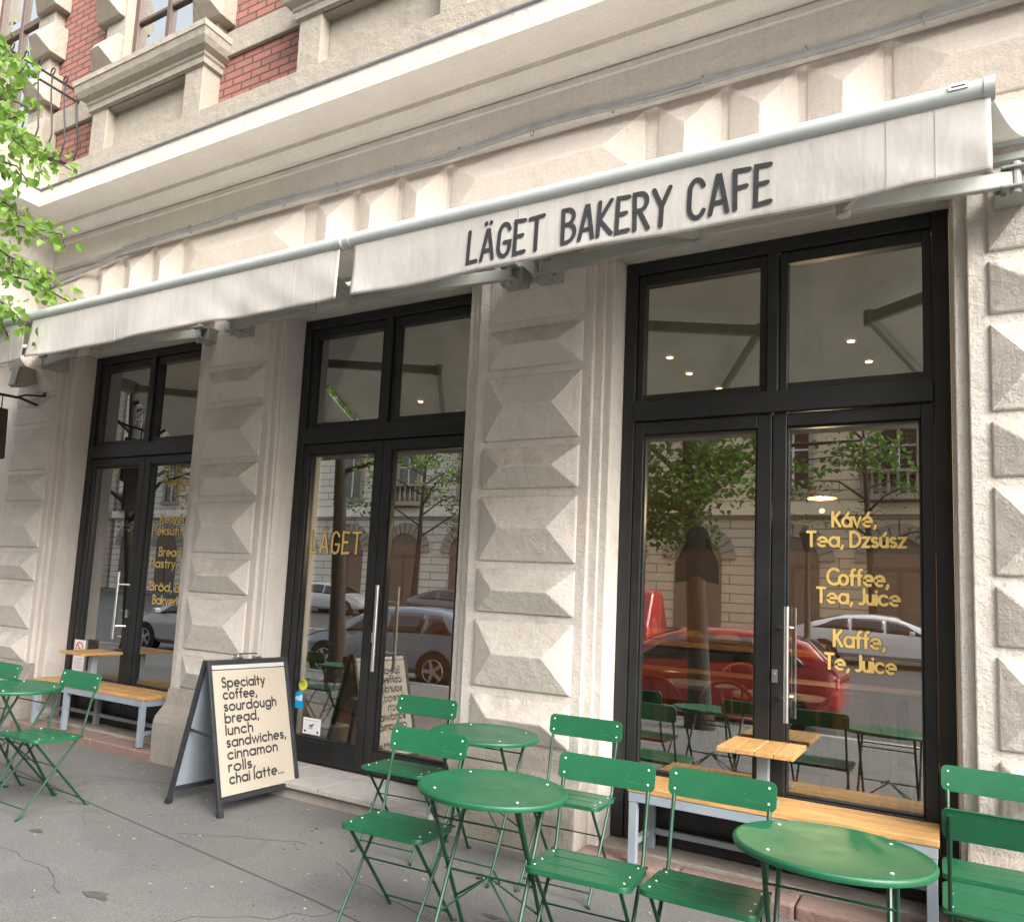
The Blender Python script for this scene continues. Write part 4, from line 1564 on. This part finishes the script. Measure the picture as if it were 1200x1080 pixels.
def cafe_chair(x, y, rz, ma, lb):
    t = thing('cafe_chair', lb, 'chair', (x, y, FZ), D(rz), 'chairs inside the cafe')
    q = MB().lathe([(.19, .44), (.20, .455), (.19, .47)], seg=24)
    q.build('seat', ma, t, smooth=True)
    q = MB()
    q.tube([(-.17, .14, .46), (-.18, .2, .7)] + [(.18 * math.cos(a), .22, .74 + .15 * math.sin(a)) for a in [PI - PI * j / 10 for j in range(11)]] + [(.18, .2, .7), (.17, .14, .46)], .014, 8)
    q.tube([(-.09, .17, .47), (-.1, .22, .86)], .008, 6)
    q.tube([(.09, .17, .47), (.1, .22, .86)], .008, 6)
    q.build('backrest', M['intwood'], t, smooth=True)
    for sx, sy in ((-1, -1), (1, -1), (-1, 1), (1, 1)):
        MB().tube([(sx * .15, sy * .14, .45), (sx * .2, sy * .19, 0)], [.016, .011], 8).build('leg', M['intwood'], t)


cafe_chair(-1.62, .75, 200, M['red'], 'bentwood chair with red seat inside at left of the near door')
cafe_chair(-1.05, .95, 160, M['red'], 'bentwood chair with red seat inside behind the wooden tray')
cafe_chair(-.45, .95, 185, M['intwood'], 'all-wood bentwood chair inside right of the near door')
cafe_chair(-.08, 1.25, 120, M['intwood'], 'bentwood chair inside at the right end of the near door')
cafe_chair(-1.35, 2.7, 30, M['red'], 'red bentwood chair beyond the round pale table inside')
t = thing('bread_rack', 'metal rack with loaves behind the far glass door', 'rack', (-6.75, .95, FZ))
q = MB()
for x in (-.38, .38):
    for y in (-.2, .2):
        q.tube([(x, y, 0), (x, y, 1.62)], .012, 8)
    q.tube([(x, -.2, 1.62), (x * .9, 0, 1.70), (x, .2, 1.62)], .012, 8)
q.tube([(-.38, -.2, 1.62), (.38, -.2, 1.62)], .012, 8)
q.build('rack_frame', M['steel'], t, smooth=True)
for z in (.28, .58, .88, 1.18, 1.46):
    MB().box(-.37, .37, -.2, .2, z, z + .018).build('shelf', M['paper'] if z != .88 else M['intwood'], t)
for z in (.30, .60, 1.20, 1.48):
    for k in range(4):
        x = -.27 + .18 * k
        lf = MB().lathe([(.01, 0), (.06, .01), (.075, .045), (.06, .085), (.02, .10)], (0, 0, 0), 14)
        o = lf.build('bread_loaf', M['bread'], smooth=True, loc=(-6.75 + x, .95 - .03 + .04 * (k % 2), FZ + z))
        o.scale = (1.0, 1.5, .95)
        row = {.30: 'lowest', .60: 'second', 1.20: 'third', 1.48: 'topmost'}[z]
        tag(o, ['leftmost', 'second', 'third', 'rightmost'][k] + ' loaf on the %s loaded shelf of the bread rack' % row, 'bread', 'loaves on the bread rack')
t = tag(MB().prism([(-.07, 0), (.07, 0), (.10, .75), (.02, .95), (-.05, .9)], -.02, .02, 1).build('red_apron', M['red'], None, loc=(-7.02, .66, .55)), 'red cloth hanging on the bread rack inside the far door', 'cloth')
t = thing('potted_plant', 'leafy green plant in a pot inside the middle door', 'plant', (-4.12, .62, FZ))
MB().lathe([(.09, 0), (.13, .24), (.12, .24)], seg=20).build('pot', M['paper'], t, smooth=True)
q = MB()
for k in range(26):
    a, h = random.uniform(0, 6.28), random.uniform(.45, .95)
    d = random.uniform(.08, .32)
    b = Vector((0, 0, .22))
    c = Vector((d * math.cos(a), d * math.sin(a), h))
    q.tube([b, (b + c) / 2 + Vector((0, 0, .08)), c], .004, 4)
    s = Vector((-math.sin(a), math.cos(a), 0)) * .05
    f = Vector((math.cos(a), math.sin(a), .2)) * .11
    q.add([c - f * .2, c + f * .4 + s, c + f * 1.2, c + f * .4 - s], [(0, 1, 2, 3)])
q.build('foliage', M['leafd'], t)
t = thing('serving_counter', 'dark serving counter with a wooden top deep inside the near door', 'counter', (-2.3, 3.4, FZ))
MB().box(-1.1, 1.5, -.25, .25, .0, .98).build('counter_front', M['charcoal'], t, bevel=.01)
MB().box(-1.13, 1.53, -.30, .28, .981, 1.03).build('counter_top', M['intwood'], t, bevel=.006)
for k in range(5):
    q = MB().lathe([(.01, 0), (.07, .01), (.085, .05), (.06, .10), (.02, .115)], (0, 0, 0), 14)
    o = q.build('bread_loaf', M['bread'], smooth=True, loc=(-3.0 + .33 * k, 3.36, FZ + 1.03))
    o.scale = (1.5, 1, 1)
    tag(o, ['first', 'second', 'third', 'fourth', 'fifth'][k] + ' round loaf along the serving counter, counted from the wall', 'bread', 'loaves on the serving counter')
MB().box(-16, 7, 6.55, 6.598, .15, 2.3).build('panelling', M['intwood'], B)
t = thing('low_stool', 'grey upholstered stool inside the middle door', 'stool', (-3.95, 1.0, FZ))
MB().box(-.2, .2, -.2, .2, .34, .44).build('seat', M['steelgrey'], t, bevel=.03)
for sx in (-1, 1):
    for sy in (-1, 1):
        MB().tube([(sx * .17, sy * .17, 0), (sx * .15, sy * .15, .34)], .014, 8).build('leg', M['iron'], t)


# ------------------------------------------------------------------ street behind the camera (seen in the glass)
HATCH = [(-2.06, .66, .46, .78, .80), (-2.0, .78, .36, .92, .95), (-1.88, .84, .30, .98, 1.10), (-1.62, .86, .27, .99, 1.36), (-1.2, .875, .25, .98, 1.46), (-.5, .88, .24, .96, 1.49),
         (.15, .88, .24, .94, 1.455), (.6, .88, .24, .92, 1.30), (1.12, .875, .25, .90, .97), (1.5, .86, .26, .85, .885), (1.82, .80, .29, .75, .775), (2.0, .68, .34, .64, .65), (2.07, .5, .42, .56, .57)]
SALOON = [(-2.36, .66, .48, .84, .86), (-2.28, .80, .36, .98, 1.00), (-2.1, .86, .30, 1.02, 1.05), (-1.6, .89, .26, 1.01, 1.22), (-.9, .90, .24, .98, 1.42), (-.2, .90, .24, .96, 1.46),
          (.4, .90, .24, .94, 1.40), (.9, .90, .24, .92, 1.20), (1.45, .89, .25, .89, .95), (1.85, .86, .27, .82, .85), (2.15, .78, .30, .71, .73), (2.32, .62, .36, .60, .61), (2.37, .46, .44, .54, .55)]
VAN = [(-2.45, .82, .40, 1.05, 1.85), (-2.40, .88, .34, 1.08, 1.93), (-2.2, .90, .28, 1.08, 1.96), (-1.2, .91, .26, 1.06, 1.97), (0, .91, .25, 1.05, 1.96), (.7, .91, .25, 1.04, 1.90),
       (1.2, .91, .25, 1.02, 1.55), (1.7, .90, .26, 1.0, 1.08), (2.1, .86, .28, .92, .95), (2.35, .76, .33, .76, .77), (2.45, .6, .40, .62, .63)]


def car(label, x, y, turn, colr, shape=HATCH):
    t = thing('parked_car', label, 'car', (x, y, road_z(y)), D(turn), 'cars in the street')
    if y < -9.5:
        t.rotation_euler[0] = -math.atan(.04) if turn < 90 else math.atan(.04)
    paint = mat('car_paint_' + str(len(bpy.data.materials)), colr, .24, .02, 3, coat=1, spec=.5)

    def section(px_):
        for a, b in zip(shape[:-1], shape[1:]):
            if px_ <= b[0]:
                f = max(0, (px_ - a[0]) / (b[0] - a[0]))
                w_, zl, zb, zr = [a[i] + (b[i] - a[i]) * f for i in (1, 2, 3, 4)]
                break
        rw = w_ * .96 - .24 * (zr - zb) / .5
        return [(0, zl), (.85 * w_, zl), (.98 * w_, zl + .10), (w_, (zl + zb) / 2 + .03), (.965 * w_, zb - .02), (.955 * w_, zb), (rw + .03, zb + (zr - zb) * .80), (rw - .03, zb + (zr - zb) * .93), (rw - .16, zr - .005), (0, zr)]
    X_ = []
    for a, b in zip(shape[:-1], shape[1:]):
        X_ += [a[0], (a[0] + b[0]) / 2]
    X_.append(shape[-1][0])
    q = MB()
    rows = []
    for px_ in X_:
        sc = section(px_)
        rows.append([(px_, -yy, z) for yy, z in sc] + [(px_, yy, z) for yy, z in sc[::-1][1:-1]])
    n = len(rows[0])
    q.v = [p for r2 in rows for p in r2]
    for i in range(len(rows) - 1):
        for k in range(n):
            q.f.append((i * n + k, i * n + (k + 1) % n, (i + 1) * n + (k + 1) % n, (i + 1) * n + k))
    q.f += [tuple(range(n))[::-1], tuple((len(rows) - 1) * n + k for k in range(n))]
    q.mi = [0] * len(q.f)
    bo = q.build('body', paint, t, smooth=True)
    h0, h1 = shape[0][0], shape[-1][0]

    def glasspatch(fn, n1, n2):
        g_ = MB()
        g_.v = [fn(i / n1, j / n2) for i in range(n1 + 1) for j in range(n2 + 1)]
        for i in range(n1):
            for j in range(n2):
                a = i * (n2 + 1) + j
                g_.f.append((a, a + 1, a + n2 + 2, a + n2 + 1))
                g_.mi.append(0)
        o = g_.build('window', M['carglass'], bo, smooth=True)
        m_ = o.modifiers.new('t', 'SOLIDIFY')
        m_.thickness = .006
        m_.offset = 0
    van = shape is VAN
    if van:
        segs = [(-.1, .62, 0, .0), (.70, 1.45, 0, .42)]
        ws, rs = (.85, 1.66), None
    elif shape is HATCH:
        segs = [(-1.62, -1.0, .30, 0), (-.95, -.10, .0, 0), (-.04, .95, 0, .55)]
        ws, rs = (.22, 1.06), (-1.94, -1.50)
    else:
        segs = [(-1.75, -.75, .6, 0), (-.68, .12, 0, 0), (.18, 1.25, 0, .60)]
        ws, rs = (.50, 1.38), (-2.02, -1.0)
    for s_ in (-1, 1):
        for x0_, x1_, c0, c1 in segs:
            def fn(u, v, x0_=x0_, x1_=x1_, c0=c0, c1=c1, s_=s_):
                px_ = x0_ + c0 * v + (x1_ - c1 * v - x0_ - c0 * v) * u
                sc = section(px_)
                a, b = sc[5], sc[6]
                vv = .06 + .90 * v
                return (px_, s_ * (a[0] + (b[0] - a[0]) * vv + .008), a[1] + (b[1] - a[1]) * vv)
            glasspatch(fn, 8, 3)
    for rng in (ws, rs):
        if rng:
            def fn(u, v, rng=rng):
                px_ = rng[0] + (rng[1] - rng[0]) * u
                sc = section(px_)
                e = sc[8][0] + .04
                zz = sc[9][1] - .012 * (abs(v * 2 - 1) ** 2)
                return (px_, (v * 2 - 1) * e, zz + .014)
            glasspatch(fn, 8, 6)
    wr = .325
    wb = {True: (-1.5, 1.55), False: (-1.28, 1.30)}[van] if shape is not SALOON else (-1.42, 1.48)
    for sx in wb:
        for s_ in (-1, 1):
            hw2 = section(sx)[3][0]
            R4 = Matrix.Translation((sx, s_ * (hw2 - .095), wr)) @ Matrix.Rotation(PI / 2, 4, 'X')
            MB().lathe([(.1, -.09), (wr + .055, -.104), (wr + .055, .104), (.1, .09)], (0, 0, .0), 28, R4).build('wheel_arch', M['tyre'], bo, smooth=True)
            wo_ = MB().lathe([(wr - .09, -.11), (wr - .02, -.11), (wr, -.08), (wr, .08), (wr - .02, .11), (wr - .09, .11)], (0, 0, 0), 28, R4).build('wheel', M['tyre'], t, smooth=True)
            g_ = MB()
            R5 = Matrix.Translation((sx, s_ * (hw2 + .016), wr)) @ Matrix.Rotation(PI / 2, 4, 'X')
            g_.lathe([(.03, -.012), (.07, -.006), (.07, .006), (.03, .012)], (0, 0, 0), 16, R5)
            for k in range(5):
                a = 2 * PI * k / 5
                g_.bar((sx, s_ * (hw2 + .016), wr), (sx + .21 * math.cos(a), s_ * (hw2 + .012), wr + .21 * math.sin(a)), .065, .012, (-math.sin(a), 0, math.cos(a)))
            g_.tube([(sx + .215 * math.cos(a), s_ * (hw2 + .01), wr + .215 * math.sin(a)) for a in [2 * PI * j / 20 for j in range(21)]], .014, 6)
            g_.build('rim', M['rim'], wo_)
    for s_ in (-1, 1):
        sc = section(h1 - .14)
        MB().lathe([(.02, -.03), (.09, -.02), (.10, .0), (.07, .025)], (h1 - .13, s_ * (sc[3][0] - .10), sc[4][1] - .06), 12).build('headlight', M['rim'], t, smooth=True)
        sc = section(h0 + .08)
        MB().box(h0 + .02, h0 + .24, s_ * (sc[3][0] - .09) - .07, s_ * (sc[3][0] - .09) + .07, sc[4][1] - .20, sc[4][1] - .03).build('tail_light', M['redp'], t, bevel=.03)
        m_ = MB().box(.74, .86, s_ * .99 - .09, s_ * .99 + .09, section(.8)[5][1] + .02, section(.8)[5][1] + .14)
        m_.build('wing_mirror', paint, t, bevel=.03)
    return t


car('red parked hatchback mirrored in the near glass door', -3.25, -8.55, 180, (.30, .012, .016))
car('red parked van beyond the red hatchback in the reflection', -8.6, -16.0, 180, (.32, .012, .014), VAN)
car('blue-grey parked hatchback mirrored in the middle glass door', -9.1, -8.5, 180, (.16, .22, .30))
car('silver parked hatchback mirrored in the far glass door', -14.6, -8.5, 180, (.42, .42, .42))
car('white saloon driving past on the far side of the road', -1.45, -22.0, 0, (.72, .73, .74), SALOON)
car('dark car parked far across beyond the road', -17.5, -25.5, 0, (.05, .055, .07), SALOON)
car('pale car parked across the road at the far left', -24.5, -25.5, 0, (.5, .5, .5))


def far_building(label, x0, x1, y, H, wallc, linec, bays, arch):
    t = thing('apartment_house', label, 'building', ((x0 + x1) / 2, y, road_z(-30) + .16))
    hw_ = (x1 - x0) / 2
    wm = brick_mat('ashlar_' + str(int(-x0)), wallc, tuple(c * .93 for c in wallc), linec, 2.2, .42, .03, bump=.8)
    MB().box(-hw_, hw_, -9, 0, 0, H).build('wall', wm, t)
    q = MB()
    for z, d, hh in ((5.2, .35, .5), (10.1, .22, .35), (H - .6, .9, .6)):
        q.box(-hw_ + .01, hw_ - .01, .0, d, z, z + hh)
    q.build('cornice', mat('far_cornice_' + str(int(-x0)), tuple(c * 1.04 for c in wallc), .85, .1, 2), t)
    # one window and one arch, then copies
    def window(z, w_, h_):
        q = MB()
        q.box(-w_ / 2 - .18, -w_ / 2, .0, .14, 0, h_)
        q.box(w_ / 2, w_ / 2 + .18, .0, .14, 0, h_)
        q.box(-w_ / 2 - .3, w_ / 2 + .3, .0, .26, h_, h_ + .28)
        q.box(-w_ / 2 - .3, w_ / 2 + .3, .0, .24, -.2, 0)
        q.cur = 1
        q.box(-w_ / 2, w_ / 2, .002, .05, 0, h_)
        q.cur = 2
        q.box(-.05, .05, .05, .10, 0, h_)
        q.box(-w_ / 2, w_ / 2, .052, .09, h_ * .68, h_ * .68 + .08)
        return q
    proto = None
    step = 2 * hw_ / bays
    for fl_, z in enumerate((6.35, 10.9, 14.6)):
        if z + 3 > H:
            continue
        for k in range(bays):
            if proto is None:
                proto = window(z, 1.25, 2.5).build('window', [M['limestone'], M['carglass'], M['winwhite']], t)
                o = proto
            else:
                o = proto.copy()
                col.objects.link(o)
            o.location = (-hw_ + step * (k + .5), 0, z)
    ap = None
    for k in range(bays):
        if ap is None:
            q = MB()
            P = [(-1.05, 0), (1.05, 0), (1.05, 3.2)] + arc(0, 3.2, 1.05, 1.05, 0, 180, 14)[1:]
            q.cur = 1
            q.prism(P, .002, .06, 1)
            q.cur = 0
            n = 12
            for j in range(n):
                a0, a1 = PI * j / n + .02, PI * (j + 1) / n - .02
                q.prism([(1.06 * math.cos(a0), 3.2 + 1.06 * math.sin(a0)), (1.65 * math.cos(a0), 3.2 + 1.65 * math.sin(a0)), (1.65 * math.cos(a1), 3.2 + 1.65 * math.sin(a1)), (1.06 * math.cos(a1), 3.2 + 1.06 * math.sin(a1))], .0, .13, 1)
            q.cur = 2
            q.box(-1.0, 1.0, .06, .09, 2.9, 3.05)
            q.box(-.05, .05, .06, .09, 0, 2.9)
            ap = q.build('shop_arch', [M['limestone'], M['int_wall'], M['winframe']], t)
            o = ap
        else:
            o = ap.copy()
            col.objects.link(o)
        o.location = (-hw_ + step * (k + .5), 0, 0)
    bp = None
    for k in range(0, bays, 3):
        if bp is None:
            q = MB()
            q.prism(arc(0, 0, 1.5, .95, 0, 180, 12), -.25, 0, 2)
            q.prism([(1.5, 0)] + arc(0, 0, 1.5, .95, 0, 180, 12)[1:], .86, .98, 2)
            for j in range(13):
                a = PI * (j + .5) / 13
                q.lathe([(.05, 0), (.08, .25), (.045, .55), (.06, .86)], (1.38 * math.cos(a), .84 * math.sin(a), 0), 8)
            bp = q.build('balcony', M['limestone'], t)
            o = bp
        else:
            o = bp.copy()
            col.objects.link(o)
        o.location = (-hw_ + step * (k + .5), .05, 6.0)
    return t


far_building('ochre stone apartment house with balconies across the street, mirrored in the near door', -15.35, 12.65, -33, 17, (.68, .55, .39), (.26, .20, .13), 7, 0)
far_building('pale banded stone apartment house across the street, mirrored in the middle door', -52, -15.5, -33, 18, (.74, .70, .61), (.24, .21, .17), 9, 0)
far_building('brown stone apartment house at the far end across the street', -92, -52.4, -33, 17, (.5, .42, .33), (.24, .21, .17), 9, 0)
far_building('grey stone apartment house across the street, seen only from the right', 12.9, 42, -33, 17, (.42, .38, .32), (.22, .19, .15), 7, 0)

t = thing('street_lamp', 'iron street lamp with a glowing lantern mirrored in the near door', 'lamp', (-3.2, -20.4, road_z(-20.4)))
MB().lathe([(.2, 0), (.18, .3), (.09, .5), (.07, 2.6), (.05, 3.2)], seg=16).build('pole', M['iron'], t, smooth=True)
MB().lathe([(.10, 3.2), (.2, 3.65), (.24, 3.72), (.05, 3.95)], seg=8).build('lantern', M['iron'], t)
MB().lathe([(.06, 3.32), (.12, 3.5), (.05, 3.62)], seg=10).build('bulb', M['glow'], t)


# ------------------------------------------------------------------ trees
def leaf(mb, c, d, s, up=Vector((0, 0, 1))):
    d = d.normalized()
    sd_ = d.cross(up)
    if sd_.length < .05:
        sd_ = d.cross(Vector((1, 0, 0)))
    sd_ = sd_.normalized()
    nn = sd_.cross(d).normalized()
    sd2 = (sd_ + nn * random.uniform(-.7, .7)).normalized()
    n2 = sd2.cross(d).normalized()
    k = n2 * (s * .09)
    c0 = c
    mb.add([c0, c0 + d * s * .03 + sd2 * s * .33 + k, c0 + d * s * .36 + sd2 * s * .50 + k * 1.6, c0 + d * s * .74 + sd2 * s * .34 + k, c0 + d * s * 1.05,
            c0 + d * s * .74 - sd2 * s * .34 + k, c0 + d * s * .36 - sd2 * s * .50 + k * 1.6, c0 + d * s * .03 - sd2 * s * .33 + k, c0 + d * s * .5 - n2 * s * .02],
           [(0, 1, 8), (1, 2, 8), (2, 3, 8), (3, 4, 8), (4, 5, 8), (5, 6, 8), (6, 7, 8), (7, 0, 8)])


def rnd(a=1.0):
    return Vector((random.uniform(-a, a), random.uniform(-a, a), random.uniform(-a, a)))


def tree(label, x, y, h, crown_z, crown_r, nl, ls, lm, extra=None, nbr=11, rise=(.15, .6)):
    t = thing('linden_tree', label, 'tree', (x, y, gz(y) if y > -7 else road_z(y) + .14))
    wd = MB()
    lean = Vector((random.uniform(-.3, .3), random.uniform(-.2, .2), 0))
    tp = [Vector((0, 0, -.05)), Vector((0, 0, .3)), Vector((0, 0, 1.6)) + lean * .3, Vector((0, 0, crown_z)) + lean * .7, Vector((0, 0, h * .72)) + lean * 1.4, Vector((0, 0, h * .95)) + lean * 1.8]
    wd.tube(tp, [.22, .155, .13, .11, .07, .02], 12)
    fo = MB()
    ends = []
    for k in range(nbr):
        f = (k + .5) / nbr
        b = tp[3].lerp(tp[5], f * .9)
        a = k * 2.4 + random.uniform(-.4, .4)
        ln = crown_r * (1.0 - .5 * f) * random.uniform(.8, 1.15)
        e = b + Vector((math.cos(a) * ln, math.sin(a) * ln, ln * random.uniform(*rise)))
        mid = b.lerp(e, .5) + Vector((0, 0, ln * .12)) + rnd(.15)
        wd.tube([b, mid, e], [.05, .032, .012], 7)
        for j in range(6):
            s = b.lerp(e, random.uniform(.35, 1)) + rnd(.12)
            e2 = s + Vector((math.cos(a + random.uniform(-1.3, 1.3)), math.sin(a + random.uniform(-1.3, 1.3)), random.uniform(-.5, .5))) * random.uniform(.4, 1.0) * crown_r * .4
            wd.tube([s, s.lerp(e2, .5) + rnd(.06), e2], [.012, .008, .003], 5)
            ends.append((s, e2))
    per = max(1, nl // len(ends))
    for s, e2 in ends:
        for j in range(per):
            c = s.lerp(e2, random.uniform(.1, 1.15)) + rnd(.28) * crown_r * .35
            leaf(fo, c, rnd() + Vector((0, 0, -.5)), ls * random.uniform(.7, 1.2))
    if extra:
        extra(t, wd, fo)
    wd.build('trunk', M['bark'], t, smooth=True)
    fo.build('crown', lm, t)
    return t


def at(px_, py_, dep):
    d = RX * ((px_ - PPX) / FPX) - UX * ((py_ - PPY) / FPX) + FX
    return CAM + d * dep


TWIGS = [  # drooping shoots of the left tree: (root, ..., tip) as points in the street
    [(-70, -30, 6.2), (-20, 20, 6.0), (10, 60, 5.9), (28, 110, 5.9)], [(-60, 60, 5.9), (-10, 80, 5.8), (20, 90, 5.7), (38, 66, 5.7)],
    [(-80, 100, 6.1), (-20, 130, 5.9), (25, 160, 5.8), (60, 185, 5.7), (84, 200, 5.7)], [(-60, 140, 5.8), (0, 150, 5.7), (30, 175, 5.6), (50, 205, 5.6)],
    [(-70, 150, 5.6), (-10, 185, 5.5), (20, 195, 5.5), (32, 212, 5.5)], [(-70, 230, 5.9), (-10, 260, 5.8), (40, 268, 5.7), (72, 275, 5.6), (76, 290, 5.6)],
    [(-70, 230, 5.7), (-5, 232, 5.6), (18, 245, 5.5), (22, 258, 5.5)], [(-80, 280, 5.9), (-10, 290, 5.7), (30, 310, 5.6), (58, 330, 5.5), (60, 345, 5.5)],
    [(-60, 300, 5.6), (0, 320, 5.5), (40, 330, 5.4), (78, 352, 5.4), (94, 362, 5.4)], [(-60, 330, 5.5), (-10, 345, 5.4), (15, 365, 5.3), (32, 385, 5.3)],
    [(-70, 350, 5.7), (-15, 360, 5.6), (5, 385, 5.6), (10, 395, 5.6)], [(-60, 40, 5.4), (-15, 110, 5.4), (10, 140, 5.3), (25, 135, 5.3)],
    [(-60, 270, 5.4), (-10, 285, 5.3), (10, 300, 5.3), (25, 318, 5.3)], [(-40, 110, 6.3), (20, 120, 6.2), (40, 130, 6.2)]]


def left_shoots(t, wd, fo):
    off = t.location
    for tw in TWIGS:
        P = [at(*p) - off for p in tw]
        P = [P[0] + Vector((-1.0, -1.2, .5))] + P
        wd.tube(P, [.012] + [.007 - .005 * i / len(P) for i in range(len(P) - 1)], 5)
        for a, b in zip(P[1:-1], P[2:]):
            n = max(4, int((b - a).length / .0085))
            for j in range(n):
                c = a.lerp(b, (j + random.random()) / n) + rnd(.085)
                d = (b - a).normalized() * .4 + rnd(.8) + Vector((0, -.1, -.55))
                leaf(fo, c, d, random.uniform(.032, .070), rnd() + Vector((.3, -1.0, .6)))


tree('fresh green linden whose leafy shoots hang before the balcony', -8.7, -5.9, 9.5, 3.4, 3.0, 3600, .075, M['leaf'], left_shoots)
def low_bough(t, wd, fo):
    for k in range(9):
        e = Vector((-.55 + random.uniform(-.75, .75), .35 + random.uniform(-.5, .5), 3.15 + random.uniform(-.55, .6)))
        b = Vector((-.05, 0, 2.9 + .12 * k))
        wd.tube([b, b.lerp(e, .5) + Vector((0, 0, .15)), e], [.03, .018, .005], 6)
        for j in range(330):
            leaf(fo, e + Vector((random.gauss(0, .26), random.gauss(0, .26), random.gauss(0, .17))), rnd() + Vector((0, 0, -.5)), random.uniform(.05, .09))


tree('kerbside linden mirrored in the near glass door', -2.75, -6.3, 7.5, 2.9, 2.4, 5200, .085, M['leafd'], low_bough, 13, (.15, .5))
tree('budding kerbside tree with ochre leaves, mirrored in the far door', -14.6, -6.2, 8.5, 2.6, 2.6, 3800, .06, M['leafo'], None, 15, (.0, .5))
tree('kerbside linden at the right, behind the viewer', 4.2, -6.2, 9.0, 3.2, 2.8, 3000, .085, M['leafd'])
tree('almost bare young tree across the road, mirrored in the near door', -1.9, -27.0, 9.0, 3.2, 2.6, 500, .08, M['leafd'])
tree('leafy tree across the road, mirrored in the far door', -21.0, -27.0, 10.0, 3.4, 3.0, 1600, .12, M['leafd'])
